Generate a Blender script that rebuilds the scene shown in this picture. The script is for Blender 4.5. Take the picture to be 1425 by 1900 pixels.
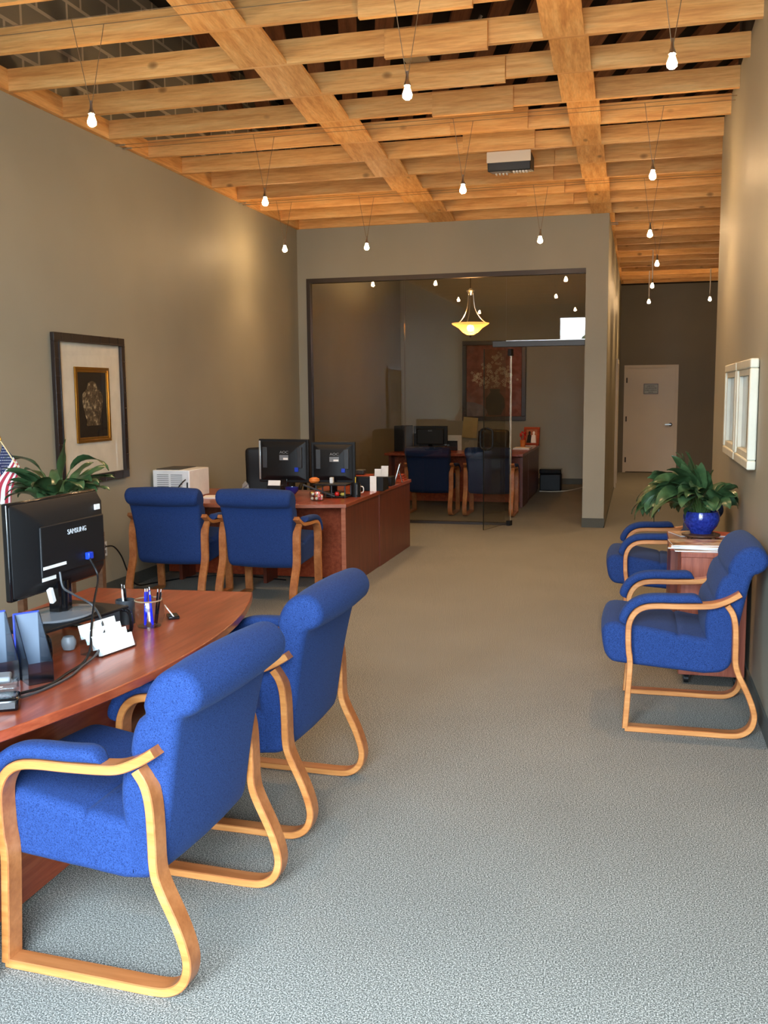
import bpy, bmesh, math, random
from mathutils import Vector, Matrix, noise

for o in list(bpy.data.objects):
    bpy.data.objects.remove(o, do_unlink=True)
SC = bpy.context.scene
COL = SC.collection
R = math.radians

# ------------------------------------------------------------------ camera
CAM_H = 1.60
cam_data = bpy.data.cameras.new('camera')
cam = bpy.data.objects.new('camera', cam_data)
COL.objects.link(cam)
yaw, pitch, roll = R(14.63778194), R(7.00490343), R(-0.50383858)
fwd = Vector((-math.sin(yaw) * math.cos(pitch), math.cos(yaw) * math.cos(pitch), -math.sin(pitch)))
rgt = Vector((math.cos(yaw), math.sin(yaw), 0))
up = rgt.cross(fwd)
r2 = rgt * math.cos(roll) + up * math.sin(roll)
u2 = up * math.cos(roll) - rgt * math.sin(roll)
cam.matrix_world = Matrix(((r2.x, u2.x, -fwd.x, 0), (r2.y, u2.y, -fwd.y, 0), (r2.z, u2.z, -fwd.z, CAM_H), (0, 0, 0, 1)))
cam_data.sensor_fit = 'VERTICAL'
cam_data.sensor_height = 24.0
cam_data.lens = 1800.0 / 1900.0 * 24.0
cam_data.clip_start = 0.05
SC.camera = cam

# ------------------------------------------------------------------ world, light, exposure
SC.view_settings.view_transform = 'Standard'
SC.view_settings.look = 'None'
SC.view_settings.gamma = 1.0
SC.view_settings.use_curve_mapping = False
SC.view_settings.exposure = 1.05
WORLD_STRENGTH = 20.0
BULB_STRENGTH = 270.0
SPOT_WATTS = 30.0
BOWL_STRENGTH = 64.0
world = bpy.data.worlds.new('sky')
SC.world = world
world.use_nodes = True
wn = world.node_tree
wn.nodes.clear()
wo = wn.nodes.new('ShaderNodeOutputWorld')
wb = wn.nodes.new('ShaderNodeBackground')
wr = wn.nodes.new('ShaderNodeValToRGB')
ws = wn.nodes.new('ShaderNodeSeparateXYZ')
wt = wn.nodes.new('ShaderNodeTexCoord')
wr.color_ramp.elements[0].position = 0.0
wr.color_ramp.elements[0].color = (0.78, 0.90, 1.0, 1)
wr.color_ramp.elements[1].position = 0.7
wr.color_ramp.elements[1].color = (0.60, 0.80, 1.0, 1)
wn.links.new(wt.outputs['Generated'], ws.inputs[0])
wn.links.new(ws.outputs['Z'], wr.inputs[0])
wn.links.new(wr.outputs[0], wb.inputs[0])
wb.inputs[1].default_value = WORLD_STRENGTH
wn.links.new(wb.outputs[0], wo.inputs[0])

FRONT_Y = -0.6                      # street front with its wide glazed opening, behind the camera
OPEN_X0, OPEN_X1, OPEN_Z1 = -1.9, 0.61, 3.4
pl = bpy.data.lights.new('street_opening_portal', 'AREA')
pl.shape = 'RECTANGLE'
pl.size = OPEN_X1 - OPEN_X0
pl.size_y = OPEN_Z1
pl.cycles.is_portal = True
po = bpy.data.objects.new('street_opening_portal', pl)
COL.objects.link(po)
po.location = ((OPEN_X0 + OPEN_X1) / 2, FRONT_Y, OPEN_Z1 / 2)
po.rotation_euler = (R(90), 0, 0)       # -Z of the light turned towards +Y
SC.cycles.use_denoising = True
try:
    SC.cycles.denoiser = 'OPENIMAGEDENOISE'
except Exception:
    pass
SC.cycles.max_bounces = 10
SC.cycles.diffuse_bounces = 6
SC.cycles.glossy_bounces = 4
SC.cycles.transparent_max_bounces = 16
SC.cycles.sample_clamp_indirect = 6.0
SC.cycles.caustics_reflective = False
SC.cycles.caustics_refractive = False

# ------------------------------------------------------------------ materials
def srgb(r, g, b):
    def f(c):
        c /= 255.0
        return c / 12.92 if c <= 0.04045 else ((c + 0.055) / 1.055) ** 2.4
    return (f(r), f(g), f(b), 1.0)

def new_mat(name):
    m = bpy.data.materials.new(name)
    m.use_nodes = True
    nt = m.node_tree
    b = nt.nodes['Principled BSDF']
    return m, nt, b

def coords(nt, scale=(1, 1, 1), rand=False, kind='Object'):
    tc = nt.nodes.new('ShaderNodeTexCoord')
    mp = nt.nodes.new('ShaderNodeMapping')
    mp.inputs['Scale'].default_value = scale
    src = tc.outputs[kind]
    if rand:
        oi = nt.nodes.new('ShaderNodeObjectInfo')
        mul = nt.nodes.new('ShaderNodeMath'); mul.operation = 'MULTIPLY'
        mul.inputs[1].default_value = 57.0
        nt.links.new(oi.outputs['Random'], mul.inputs[0])
        ad = nt.nodes.new('ShaderNodeVectorMath'); ad.operation = 'ADD'
        nt.links.new(src, ad.inputs[0]); nt.links.new(mul.outputs[0], ad.inputs[1])
        src = ad.outputs[0]
    nt.links.new(src, mp.inputs['Vector'])
    return mp.outputs['Vector']

def ramp(nt, fac, stops):
    r = nt.nodes.new('ShaderNodeValToRGB')
    e = r.color_ramp.elements
    while len(e) < len(stops):
        e.new(0.5)
    for i, (p, c) in enumerate(stops):
        e[i].position = p; e[i].color = c
    nt.links.new(fac, r.inputs[0])
    return r.outputs[0]

def noise_tex(nt, vec, scale, detail=3, rough=0.55):
    n = nt.nodes.new('ShaderNodeTexNoise')
    n.inputs['Scale'].default_value = scale
    n.inputs['Detail'].default_value = detail
    n.inputs['Roughness'].default_value = rough
    nt.links.new(vec, n.inputs['Vector'])
    return n.outputs['Fac']

def mixc(nt, fac, a, b, mode='MIX'):
    m = nt.nodes.new('ShaderNodeMix'); m.data_type = 'RGBA'; m.blend_type = mode
    if isinstance(fac, (int, float)): m.inputs[0].default_value = fac
    else: nt.links.new(fac, m.inputs[0])
    for s, v in ((6, a), (7, b)):
        if isinstance(v, tuple): m.inputs[s].default_value = v
        else: nt.links.new(v, m.inputs[s])
    return m.outputs[2]

def bump(nt, b, h, strength, dist=0.01):
    n = nt.nodes.new('ShaderNodeBump')
    n.inputs['Strength'].default_value = strength
    n.inputs['Distance'].default_value = dist
    nt.links.new(h, n.inputs['Height'])
    nt.links.new(n.outputs[0], b.inputs['Normal'])

def plain(name, col, rough=0.5, metal=0.0, spec=0.5, var=0.06, scale=9.0):
    m, nt, b = new_mat(name)
    n = noise_tex(nt, coords(nt), scale)
    d = tuple(c * (1 - var) for c in col[:3]) + (1,)
    l = tuple(min(1, c * (1 + var)) for c in col[:3]) + (1,)
    nt.links.new(ramp(nt, n, [(0.3, d), (0.7, l)]), b.inputs['Base Color'])
    b.inputs['Roughness'].default_value = rough
    b.inputs['Metallic'].default_value = metal
    b.inputs['Specular IOR Level'].default_value = spec
    return m

def emit(name, col, strength):
    m, nt, b = new_mat(name)
    b.inputs['Base Color'].default_value = col
    b.inputs['Emission Color'].default_value = col
    b.inputs['Emission Strength'].default_value = strength
    return m

def wood(name, c_dark, c_mid, c_light, axis=0, grain=1.0, rough=0.45, knots=False, coat=0.0, along=1.2, across=16.0, spec=0.4):
    m, nt, b = new_mat(name)
    sc = [across, across, across]; sc[axis] = along
    v = coords(nt, tuple(sc), rand=True)
    n1 = noise_tex(nt, v, 1.4 * grain, 5, 0.6)
    v2 = coords(nt, tuple(s * 3.1 for s in sc), rand=True)
    n2 = noise_tex(nt, v2, 2.0 * grain, 4, 0.6)
    col = ramp(nt, n1, [(0.28, c_dark), (0.5, c_mid), (0.72, c_light)])
    fine = ramp(nt, n2, [(0.3, (0.74, 0.68, 0.62, 1)), (0.6, (1, 1, 1, 1))])
    col = mixc(nt, 0.7, col, fine, 'MULTIPLY')
    if knots:
        sk = [4.2, 4.2, 4.2]; sk[axis] = 2.6
        vk = coords(nt, tuple(sk), rand=True)
        vo = nt.nodes.new('ShaderNodeTexVoronoi')
        vo.inputs['Scale'].default_value = 1.0
        nt.links.new(vk, vo.inputs['Vector'])
        k = ramp(nt, vo.outputs['Distance'], [(0.0, (0.9, 0.9, 0.9, 1)), (0.06, (0.6, 0.6, 0.6, 1)), (0.115, (0, 0, 0, 1))])
        dk = tuple(c * 0.30 for c in c_dark[:3]) + (1,)
        col = mixc(nt, k, col, dk)
    nt.links.new(col, b.inputs['Base Color'])
    b.inputs['Roughness'].default_value = rough
    b.inputs['Specular IOR Level'].default_value = spec
    b.inputs['Coat Weight'].default_value = coat
    b.inputs['Coat Roughness'].default_value = 0.18
    bump(nt, b, n2, 0.08, 0.004)
    return m

def glass(name, tint, rmax=1.0, f0=0.075, rough=0.0):
    m = bpy.data.materials.new(name); m.use_nodes = True
    nt = m.node_tree; nt.nodes.clear()
    out = nt.nodes.new('ShaderNodeOutputMaterial')
    tr = nt.nodes.new('ShaderNodeBsdfTransparent'); tr.inputs[0].default_value = tint
    gl = nt.nodes.new('ShaderNodeBsdfGlossy'); gl.inputs['Roughness'].default_value = rough
    ge = nt.nodes.new('ShaderNodeNewGeometry')
    dt = nt.nodes.new('ShaderNodeVectorMath'); dt.operation = 'DOT_PRODUCT'
    nt.links.new(ge.outputs['Incoming'], dt.inputs[0]); nt.links.new(ge.outputs['Normal'], dt.inputs[1])
    ab = nt.nodes.new('ShaderNodeMath'); ab.operation = 'ABSOLUTE'; nt.links.new(dt.outputs['Value'], ab.inputs[0])
    s1 = nt.nodes.new('ShaderNodeMath'); s1.operation = 'SUBTRACT'; s1.inputs[0].default_value = 1.0; nt.links.new(ab.outputs[0], s1.inputs[1])
    pw = nt.nodes.new('ShaderNodeMath'); pw.operation = 'POWER'; pw.inputs[1].default_value = 5.0; nt.links.new(s1.outputs[0], pw.inputs[0])
    ma = nt.nodes.new('ShaderNodeMath'); ma.operation = 'MULTIPLY_ADD'; ma.inputs[1].default_value = rmax - f0; ma.inputs[2].default_value = f0
    nt.links.new(pw.outputs[0], ma.inputs[0])
    mx = nt.nodes.new('ShaderNodeMixShader')
    nt.links.new(ma.outputs[0], mx.inputs[0]); nt.links.new(tr.outputs[0], mx.inputs[1]); nt.links.new(gl.outputs[0], mx.inputs[2])
    nt.links.new(mx.outputs[0], out.inputs[0])
    return m

M = {}
# painted plaster
def paint(name, col, rough=0.55):
    m, nt, b = new_mat(name)
    v = coords(nt)
    n = noise_tex(nt, v, 1.1, 2)
    d = tuple(c * 0.96 for c in col[:3]) + (1,); l = tuple(c * 1.04 for c in col[:3]) + (1,)
    nt.links.new(ramp(nt, n, [(0.35, d), (0.65, l)]), b.inputs['Base Color'])
    n2 = noise_tex(nt, v, 160, 2)
    bump(nt, b, n2, 0.12, 0.002)
    b.inputs['Roughness'].default_value = rough
    b.inputs['Specular IOR Level'].default_value = 0.35
    return m
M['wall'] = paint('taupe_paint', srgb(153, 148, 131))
M['wall_dim'] = paint('taupe_paint_dimmed', srgb(112, 104, 88))  # wall taupe darkened in colour for the weak light at the passage end
M['white_paint'] = paint('white_paint', srgb(206, 194, 176), 0.4)
# carpet
m, nt, b = new_mat('loop_carpet')
v = coords(nt)
n1 = noise_tex(nt, v, 230, 2, 0.6)
n2 = noise_tex(nt, v, 1.6, 3)
c = ramp(nt, n1, [(0.34, srgb(70, 72, 68)), (0.5, srgb(124, 123, 116)), (0.64, srgb(196, 192, 182))])
c = mixc(nt, 0.5, c, ramp(nt, n2, [(0.3, (0.82, 0.82, 0.82, 1)), (0.7, (1, 1, 1, 1))]), 'MULTIPLY')
nt.links.new(c, b.inputs['Base Color'])
b.inputs['Roughness'].default_value = 0.95
b.inputs['Specular IOR Level'].default_value = 0.08
bump(nt, b, n1, 0.6, 0.006)
M['carpet'] = m
M['cove'] = plain('cove_base', srgb(78, 80, 74), 0.8, var=0.15, scale=120)
# timber
M['fir'] = wood('fir_joist', srgb(206, 142, 76), srgb(232, 174, 104), srgb(242, 196, 128), 0, 1.0, 0.6, True)
M['fir_y'] = wood('fir_brace', srgb(206, 142, 76), srgb(232, 174, 104), srgb(242, 198, 132), 1, 1.0, 0.6, True)
M['old_wood'] = wood('old_roof_board', srgb(84, 52, 34), srgb(112, 72, 48), srgb(130, 88, 60), 1, 0.8, 0.8)
M['deck'] = plain('dark_roof_deck', srgb(34, 26, 20), 0.9, var=0.2)
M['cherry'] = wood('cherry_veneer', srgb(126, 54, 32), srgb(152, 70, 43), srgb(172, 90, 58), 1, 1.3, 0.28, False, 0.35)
M['cherry_z_shaded'] = wood('cherry_upright_shaded', srgb(88, 40, 26), srgb(106, 50, 33), srgb(122, 62, 42), 2, 1.3, 0.38, False, 0.1)  # cherry with upright grain; shadow on the panels put into its darker colour
M['cherry_edge'] = wood('cherry_edge_band', srgb(150, 84, 58), srgb(168, 98, 70), srgb(182, 112, 82), 0, 1.0, 0.45)
M['table_wood'] = wood('side_table_veneer', srgb(128, 62, 44), srgb(156, 84, 62), srgb(176, 102, 78), 2, 1.2, 0.4, False, 0.1)
M['oak'] = wood('honey_oak_ply', srgb(146, 84, 44), srgb(170, 104, 58), srgb(186, 122, 74), 0, 0.6, 0.35, False, 0.2)
M['oak_edge'] = wood('laminated_ply_edge', srgb(172, 104, 50), srgb(198, 130, 70), srgb(212, 150, 90), 0, 0.9, 0.4)
# concrete block
m, nt, b = new_mat('concrete_block')
v = coords(nt)
rot = nt.nodes.new('ShaderNodeMapping'); rot.inputs['Rotation'].default_value = (0, 0, 0)
sx = nt.nodes.new('ShaderNodeSeparateXYZ'); nt.links.new(v, sx.inputs[0])
cb = nt.nodes.new('ShaderNodeCombineXYZ'); nt.links.new(sx.outputs['Y'], cb.inputs[0]); nt.links.new(sx.outputs['Z'], cb.inputs[1])
br = nt.nodes.new('ShaderNodeTexBrick')
br.inputs['Color1'].default_value = srgb(140, 136, 122); br.inputs['Color2'].default_value = srgb(156, 150, 134)
br.inputs['Mortar'].default_value = srgb(214, 204, 184)
br.inputs['Scale'].default_value = 1.0
br.inputs['Brick Width'].default_value = 0.40; br.inputs['Row Height'].default_value = 0.20
br.inputs['Mortar Size'].default_value = 0.014
nt.links.new(cb.outputs[0], br.inputs['Vector'])
nt.links.new(br.outputs['Color'], b.inputs['Base Color']); b.inputs['Roughness'].default_value = 0.9
M['block'] = m
# fabric
def fabric(name, c1, c2, c3, scale=260):
    m, nt, b = new_mat(name)
    v = coords(nt)
    n1 = noise_tex(nt, v, scale, 2, 0.7)
    nt.links.new(ramp(nt, n1, [(0.33, c1), (0.45, c2), (0.7, c3)]), b.inputs['Base Color'])
    b.inputs['Roughness'].default_value = 0.85
    b.inputs['Specular IOR Level'].default_value = 0.15
    b.inputs['Sheen Weight'].default_value = 0.04
    b.inputs['Sheen Roughness'].default_value = 0.4
    b.inputs['Sheen Tint'].default_value = (0.6, 0.75, 1, 1)
    bump(nt, b, n1, 0.25, 0.003)
    return m
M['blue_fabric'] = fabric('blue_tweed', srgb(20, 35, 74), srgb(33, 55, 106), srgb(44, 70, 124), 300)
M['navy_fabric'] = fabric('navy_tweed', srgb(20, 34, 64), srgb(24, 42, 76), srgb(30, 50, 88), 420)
M['black_leather'] = plain('black_leather', srgb(26, 26, 28), 0.45)
M['black_plastic'] = plain('black_plastic', srgb(19, 20, 22), 0.5, 0.0, 0.3)
M['black_gloss'] = plain('black_gloss', srgb(14, 14, 16), 0.12)
M['charcoal_plastic'] = plain('charcoal_plastic', srgb(52, 56, 60), 0.45)
M['grey_plastic'] = plain('grey_plastic', srgb(120, 124, 128), 0.4)
M['white_plastic'] = plain('white_plastic', srgb(228, 230, 230), 0.4)
M['paper'] = plain('white_paper', srgb(236, 236, 232), 0.7)
M['slot'] = plain('dark_slot', srgb(90, 96, 98), 0.7)
M['silver'] = plain('brushed_silver', srgb(190, 190, 188), 0.3, 1.0)
M['dark_bronze'] = plain('dark_bronze', srgb(52, 42, 34), 0.45, 0.3)
M['galv'] = plain('galvanised_steel', srgb(170, 172, 166), 0.35, 0.9)
M['wire'] = plain('steel_wire', srgb(140, 112, 80), 0.5, 0.3)
M['white_rod'] = plain('white_rod', srgb(236, 230, 220), 0.35)
M['logo'] = plain('pale_lettering', srgb(200, 206, 212), 0.4)
M['logo_grey'] = plain('grey_lettering', srgb(140, 142, 144), 0.4)
M['blue_plug'] = plain('blue_plug', srgb(20, 60, 190), 0.4)
M['blue_gel'] = plain('blue_pen', srgb(20, 40, 220), 0.3)
M['base_grey'] = plain('glossy_grey_base', srgb(150, 156, 164), 0.12, 0.5)
M['screen'] = plain('screen_glass', srgb(12, 13, 16), 0.15)
M['bulb'] = emit('bulb_glow', (1.0, 0.64, 0.32, 1), BULB_STRENGTH)
M['bowl'] = emit('amber_bowl_glow', (1.0, 0.60, 0.22, 1), 1.0)
M['bowl'].node_tree.nodes['Principled BSDF'].inputs['Emission Strength'].default_value = 3.0
M['lamp_core'] = emit('bowl_lamp_core', (1.0, 0.66, 0.34, 1), BOWL_STRENGTH * 10)
bt = M['bowl'].node_tree
bp = bt.nodes['Principled BSDF']; bp.inputs['Emission Color'].default_value = (1.0, 0.50, 0.16, 1); bp.inputs['Emission Strength'].default_value = 0.75
btr = bt.nodes.new('ShaderNodeBsdfTransparent'); btr.inputs[0].default_value = (1.0, 0.80, 0.52, 1)
bmx = bt.nodes.new('ShaderNodeMixShader'); bmx.inputs[0].default_value = 0.45
bt.links.new(bp.outputs[0], bmx.inputs[1]); bt.links.new(btr.outputs[0], bmx.inputs[2])
bt.links.new(bmx.outputs[0], bt.nodes['Material Output'].inputs[0])
M['glass'] = glass('smoked_partition_glass', (0.80, 0.78, 0.72, 1), 1.0, 0.06)
M['pic_glass'] = glass('picture_glass', (0.97, 0.97, 0.97, 1), 1.0, 0.05)
M['clear'] = glass('clear_acrylic', (0.86, 0.89, 0.90, 1), 1.0, 0.06, 0.05)
M['smoke_acrylic'] = glass('smoke_acrylic', (0.42, 0.47, 0.54, 1), 0.9, 0.16, 0.18)
M['frost'] = plain('frosted_grey_acrylic', srgb(112, 124, 140), 0.3)
M['blue_acrylic'] = plain('blue_acrylic_edge', srgb(56, 72, 190), 0.2)
M['glass_edge'] = plain('dark_glass_edge', srgb(26, 28, 24), 0.15)
M['pale_edge'] = plain('pale_edge_glint', srgb(176, 150, 120), 0.12, 0.4)  # pale tone paints in the reflection along the glass edges
M['gold'] = plain('gilt', srgb(190, 140, 60), 0.28, 0.85)
M['mat_board'] = plain('cream_mat', srgb(222, 216, 198), 0.8)
M['frame_dark'] = plain('dark_ribbed_frame', srgb(40, 30, 26), 0.32)
M['ink_black'] = plain('black_silk', srgb(18, 15, 13), 0.6)
M['frame_white'] = plain('silvery_white_frame', srgb(206, 204, 186), 0.4)
M['frame_inner'] = plain('grey_inner_moulding', srgb(150, 148, 130), 0.4)
M['mahog_frame'] = plain('dark_mahogany_frame', srgb(44, 26, 20), 0.4)
M['leaf'] = None
m, nt, b = new_mat('dark_glossy_leaf')
v = coords(nt)
n = noise_tex(nt, v, 14, 3)
nt.links.new(ramp(nt, n, [(0.3, srgb(36, 58, 34)), (0.55, srgb(56, 84, 50)), (0.75, srgb(84, 112, 76))]), b.inputs['Base Color'])
b.inputs['Roughness'].default_value = 0.3
b.inputs['Specular IOR Level'].default_value = 0.55
M['leaf'] = m
M['stem'] = plain('green_stem', srgb(70, 96, 46), 0.5)
M['soil'] = plain('dark_soil', srgb(44, 32, 24), 0.95, var=0.3, scale=60)
m, nt, b = new_mat('cobalt_glaze')
n = noise_tex(nt, coords(nt), 70, 3)
nt.links.new(ramp(nt, n, [(0.35, srgb(26, 40, 120)), (0.6, srgb(38, 58, 150)), (0.85, srgb(60, 80, 172))]), b.inputs['Base Color'])
b.inputs['Roughness'].default_value = 0.12
M['cobalt'] = m
M['brown_wood'] = wood('carved_brown_wood', srgb(70, 44, 30), srgb(96, 64, 44), srgb(116, 82, 58), 0, 1.0, 0.4)
M['terracotta'] = plain('terracotta', srgb(150, 84, 54), 0.7)

# ------------------------------------------------------------------ geometry helpers
def box(bm, x0, x1, y0, y1, z0, z1, mi=0, mat=None):
    vs = [bm.verts.new(p) for p in ((x0, y0, z0), (x1, y0, z0), (x1, y1, z0), (x0, y1, z0), (x0, y0, z1), (x1, y0, z1), (x1, y1, z1), (x0, y1, z1))]
    fs = [(0, 3, 2, 1), (4, 5, 6, 7), (0, 1, 5, 4), (1, 2, 6, 5), (2, 3, 7, 6), (3, 0, 4, 7)]
    out = []
    for f in fs:
        g = bm.faces.new([vs[i] for i in f]); g.material_index = mi; out.append(g)
    if mat is not None:
        for w in vs: w.co = mat @ w.co
    return vs

def prism(bm, poly, a, b, plane='XZ', mi=0):
    """extrude a 2D outline between a and b along the plane's normal"""
    def P(u, w, t):
        return (u, t, w) if plane == 'XZ' else ((u, w, t) if plane == 'XY' else (t, u, w))
    A = [bm.verts.new(P(u, w, a)) for u, w in poly]
    B = [bm.verts.new(P(u, w, b)) for u, w in poly]
    n = len(poly); fs = []
    fs.append(bm.faces.new(A)); fs.append(bm.faces.new(B[::-1]))
    for i in range(n):
        fs.append(bm.faces.new((A[i], A[(i + 1) % n], B[(i + 1) % n], B[i])))
    for f in fs: f.material_index = mi
    return fs

def tube(bm, pts, r, n=8, mi=0, r_end=None):
    pts = [Vector(p) for p in pts]
    rings = []
    t0 = (pts[1] - pts[0]).normalized()
    ref = Vector((0, 0, 1)) if abs(t0.z) < 0.9 else Vector((1, 0, 0))
    nx = t0.cross(ref).normalized()
    for i, p in enumerate(pts):
        if i == 0: t = t0
        elif i == len(pts) - 1: t = (pts[-1] - pts[-2]).normalized()
        else: t = ((pts[i + 1] - p).normalized() + (p - pts[i - 1]).normalized()).normalized()
        nx = (nx - t * nx.dot(t)).normalized()
        ny = t.cross(nx)
        rr = r if r_end is None else r + (r_end - r) * i / (len(pts) - 1)
        rings.append([bm.verts.new(p + (nx * math.cos(2 * math.pi * k / n) + ny * math.sin(2 * math.pi * k / n)) * rr) for k in range(n)])
    for a, b in zip(rings, rings[1:]):
        for k in range(n):
            f = bm.faces.new((a[k], a[(k + 1) % n], b[(k + 1) % n], b[k])); f.material_index = mi
    f = bm.faces.new(rings[0][::-1]); f.material_index = mi
    f = bm.faces.new(rings[-1]); f.material_index = mi

def lathe(bm, prof, n=24, c=(0, 0, 0), mi=0, cap=True):
    rings = []
    for r, z in prof:
        if r < 1e-5:
            rings.append([bm.verts.new((c[0], c[1], c[2] + z))])
        else:
            rings.append([bm.verts.new((c[0] + r * math.cos(2 * math.pi * k / n), c[1] + r * math.sin(2 * math.pi * k / n), c[2] + z)) for k in range(n)])
    for a, b in zip(rings, rings[1:]):
        for k in range(n):
            k2 = (k + 1) % n
            if len(a) == 1 and len(b) == 1: continue
            if len(a) == 1: f = bm.faces.new((a[0], b[k2], b[k]))
            elif len(b) == 1: f = bm.faces.new((a[k], a[k2], b[0]))
            else: f = bm.faces.new((a[k], a[k2], b[k2], b[k]))
            f.material_index = mi
    if cap:
        for ring, rev in ((rings[0], True), (rings[-1], False)):
            if len(ring) > 2:
                f = bm.faces.new(ring[::-1] if rev else ring); f.material_index = mi

def spline(pts, k=6):
    """Catmull-Rom through the points"""
    P = [Vector(p) for p in pts]
    out = []
    for i in range(len(P) - 1):
        a = P[i - 1] if i > 0 else P[i] * 2 - P[i + 1]
        b, c = P[i], P[i + 1]
        d = P[i + 2] if i + 2 < len(P) else P[i + 1] * 2 - P[i]
        for j in range(k):
            t = j / k
            out.append(0.5 * ((2 * b) + (c - a) * t + (2 * a - 5 * b + 4 * c - d) * t * t + (3 * b - a - 3 * c + d) * t ** 3))
    out.append(P[-1])
    return out

def closed_spline(pts, k=4):
    P = [Vector(p) for p in pts]; n = len(P); out = []
    for i in range(n):
        a, b, c, d = P[i - 1], P[i], P[(i + 1) % n], P[(i + 2) % n]
        for j in range(k):
            t = j / k
            out.append(0.5 * ((2 * b) + (c - a) * t + (2 * a - 5 * b + 4 * c - d) * t * t + (3 * b - a - 3 * c + d) * t ** 3))
    return out

def obj(name, bm, mat, parent=None, loc=None, rot=None, smooth=True, bevel=0.0, seg=2, kind=None, sub=0, mats=None, angle=40):
    me = bpy.data.meshes.new(name)
    bmesh.ops.recalc_face_normals(bm, faces=bm.faces[:])
    bm.to_mesh(me); bm.free()
    for mm in (mats or [mat]):
        me.materials.append(M[mm] if isinstance(mm, str) else mm)
    if smooth:
        for p in me.polygons: p.use_smooth = True
        me.set_sharp_from_angle(angle=R(angle))
    o = bpy.data.objects.new(name, me); COL.objects.link(o)
    if parent: o.parent = parent
    if loc: o.location = loc
    if rot: o.rotation_euler = rot
    if bevel:
        bv = o.modifiers.new('bevel', 'BEVEL'); bv.width = bevel; bv.segments = seg; bv.limit_method = 'ANGLE'; bv.angle_limit = R(35)
        bv.harden_normals = False
    if sub:
        s = o.modifiers.new('sub', 'SUBSURF'); s.levels = sub; s.render_levels = sub
    if kind: o['kind'] = kind
    return o

def new(): return bmesh.new()

def bx(name, mat, x0, x1, y0, y1, z0, z1, parent=None, bevel=0.0, kind=None):
    b = new(); box(b, x0, x1, y0, y1, z0, z1)
    return obj(name, b, mat, parent, bevel=bevel, kind=kind, smooth=bevel > 0)

def thing(name, label, cat, loc=(0, 0, 0), rotz=0.0, group=None):
    o = bpy.data.objects.new(name, None); COL.objects.link(o)
    o.empty_display_size = 0.1
    o.location = loc; o.rotation_euler = (0, 0, rotz)
    o['label'] = label; o['category'] = cat
    if group: o['group'] = group
    return o

def tag(o, label, cat, group=None, kind=None):
    o['label'] = label; o['category'] = cat
    if group: o['group'] = group
    if kind: o['kind'] = kind
    return o

def dup(root, loc, rotz, label, group=None):
    r = root.copy(); COL.objects.link(r); r.location = loc; r.rotation_euler = (0, 0, rotz); r['label'] = label
    if group: r['group'] = group
    for ch in list(root.children):
        c = ch.copy(); COL.objects.link(c); c.parent = r
        for g in list(ch.children):
            d = g.copy(); COL.objects.link(d); d.parent = c
    return r

def text_obj(name, body, size, mat, parent, loc, rot, ext=0.0008, align='CENTER', sx=1.0):
    cu = bpy.data.curves.new(name, 'FONT')
    cu.body = body; cu.size = size; cu.extrude = ext; cu.align_x = align; cu.align_y = 'CENTER'
    cu.materials.append(M[mat])
    tmp = bpy.data.objects.new(name + '_curve', cu); COL.objects.link(tmp)
    me = bpy.data.meshes.new_from_object(tmp.evaluated_get(bpy.context.evaluated_depsgraph_get()))
    bpy.data.objects.remove(tmp, do_unlink=True)
    o = bpy.data.objects.new(name, me); COL.objects.link(o)
    o.parent = parent; o.location = loc; o.rotation_euler = rot; o.scale = (sx, 1, 1)
    return o

# ------------------------------------------------------------------ the room shell
XL, XR = -4.11, 0.61
CZ = 3.60            # underside of the joists
YO = 11.6            # office glass front
YB = 19.7            # far wall of the passage
YR = 8.5             # where the right wall ends
XF = 3.0
bx('floor', 'carpet', -4.4, 3.2, FRONT_Y - 0.05, YB + 0.15, -0.06, 0.0, kind='structure')
bx('wall_left', 'wall', XL - 0.14, XL, FRONT_Y, YB + 0.1, 0.0, CZ, kind='structure')
bx('wall_left_block', 'block', XL - 0.40, XL - 0.20, FRONT_Y - 0.1, YB + 0.15, 0.0, 5.1, kind='structure')
bx('wall_right', 'wall', XR, XR + 0.14, FRONT_Y, YR, 0.0, CZ + 0.13, kind='structure')
bx('wall_right_upper', 'deck', XR + 0.10, XR + 0.14, FRONT_Y, YR, CZ + 0.13, 5.1, kind='structure')
bx('wall_right_return', 'wall', XR + 0.14, XF, YR - 0.14, YR, 0.0, 5.1, kind='structure')
bx('wall_right_far', 'wall', XF, XF + 0.14, YR - 0.14, YB + 0.1, 0.0, 5.1, kind='structure')
bx('wall_back_upper', 'deck', XL - 0.2, XF, YB, YB + 0.1, 3.62, 5.1, kind='structure')
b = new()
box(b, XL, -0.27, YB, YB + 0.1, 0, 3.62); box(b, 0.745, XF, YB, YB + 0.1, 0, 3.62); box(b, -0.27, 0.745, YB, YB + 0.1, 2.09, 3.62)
obj('wall_back', b, 'wall_dim', kind='structure', smooth=False)
b = new()
box(b, XL - 0.2, OPEN_X0, FRONT_Y - 0.1, FRONT_Y, 0, 5.1); box(b, OPEN_X0, OPEN_X1, FRONT_Y - 0.1, FRONT_Y, OPEN_Z1, 5.1); box(b, OPEN_X1, XR + 0.14, FRONT_Y - 0.1, FRONT_Y, 0, 5.1)
obj('wall_front', b, 'wall', kind='structure', smooth=False)
b = new()
box(b, OPEN_X0, OPEN_X0 + 0.06, FRONT_Y - 0.12, FRONT_Y + 0.02, 0, OPEN_Z1); box(b, OPEN_X0, OPEN_X1, FRONT_Y - 0.12, FRONT_Y + 0.02, OPEN_Z1 - 0.06, OPEN_Z1)
obj('window_1', b, 'white_paint', kind='structure', smooth=False)
bx('roof_deck', 'deck', XL - 0.45, XF + 0.2, FRONT_Y - 0.15, YB + 0.2, 5.1, 5.18, kind='structure')
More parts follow.
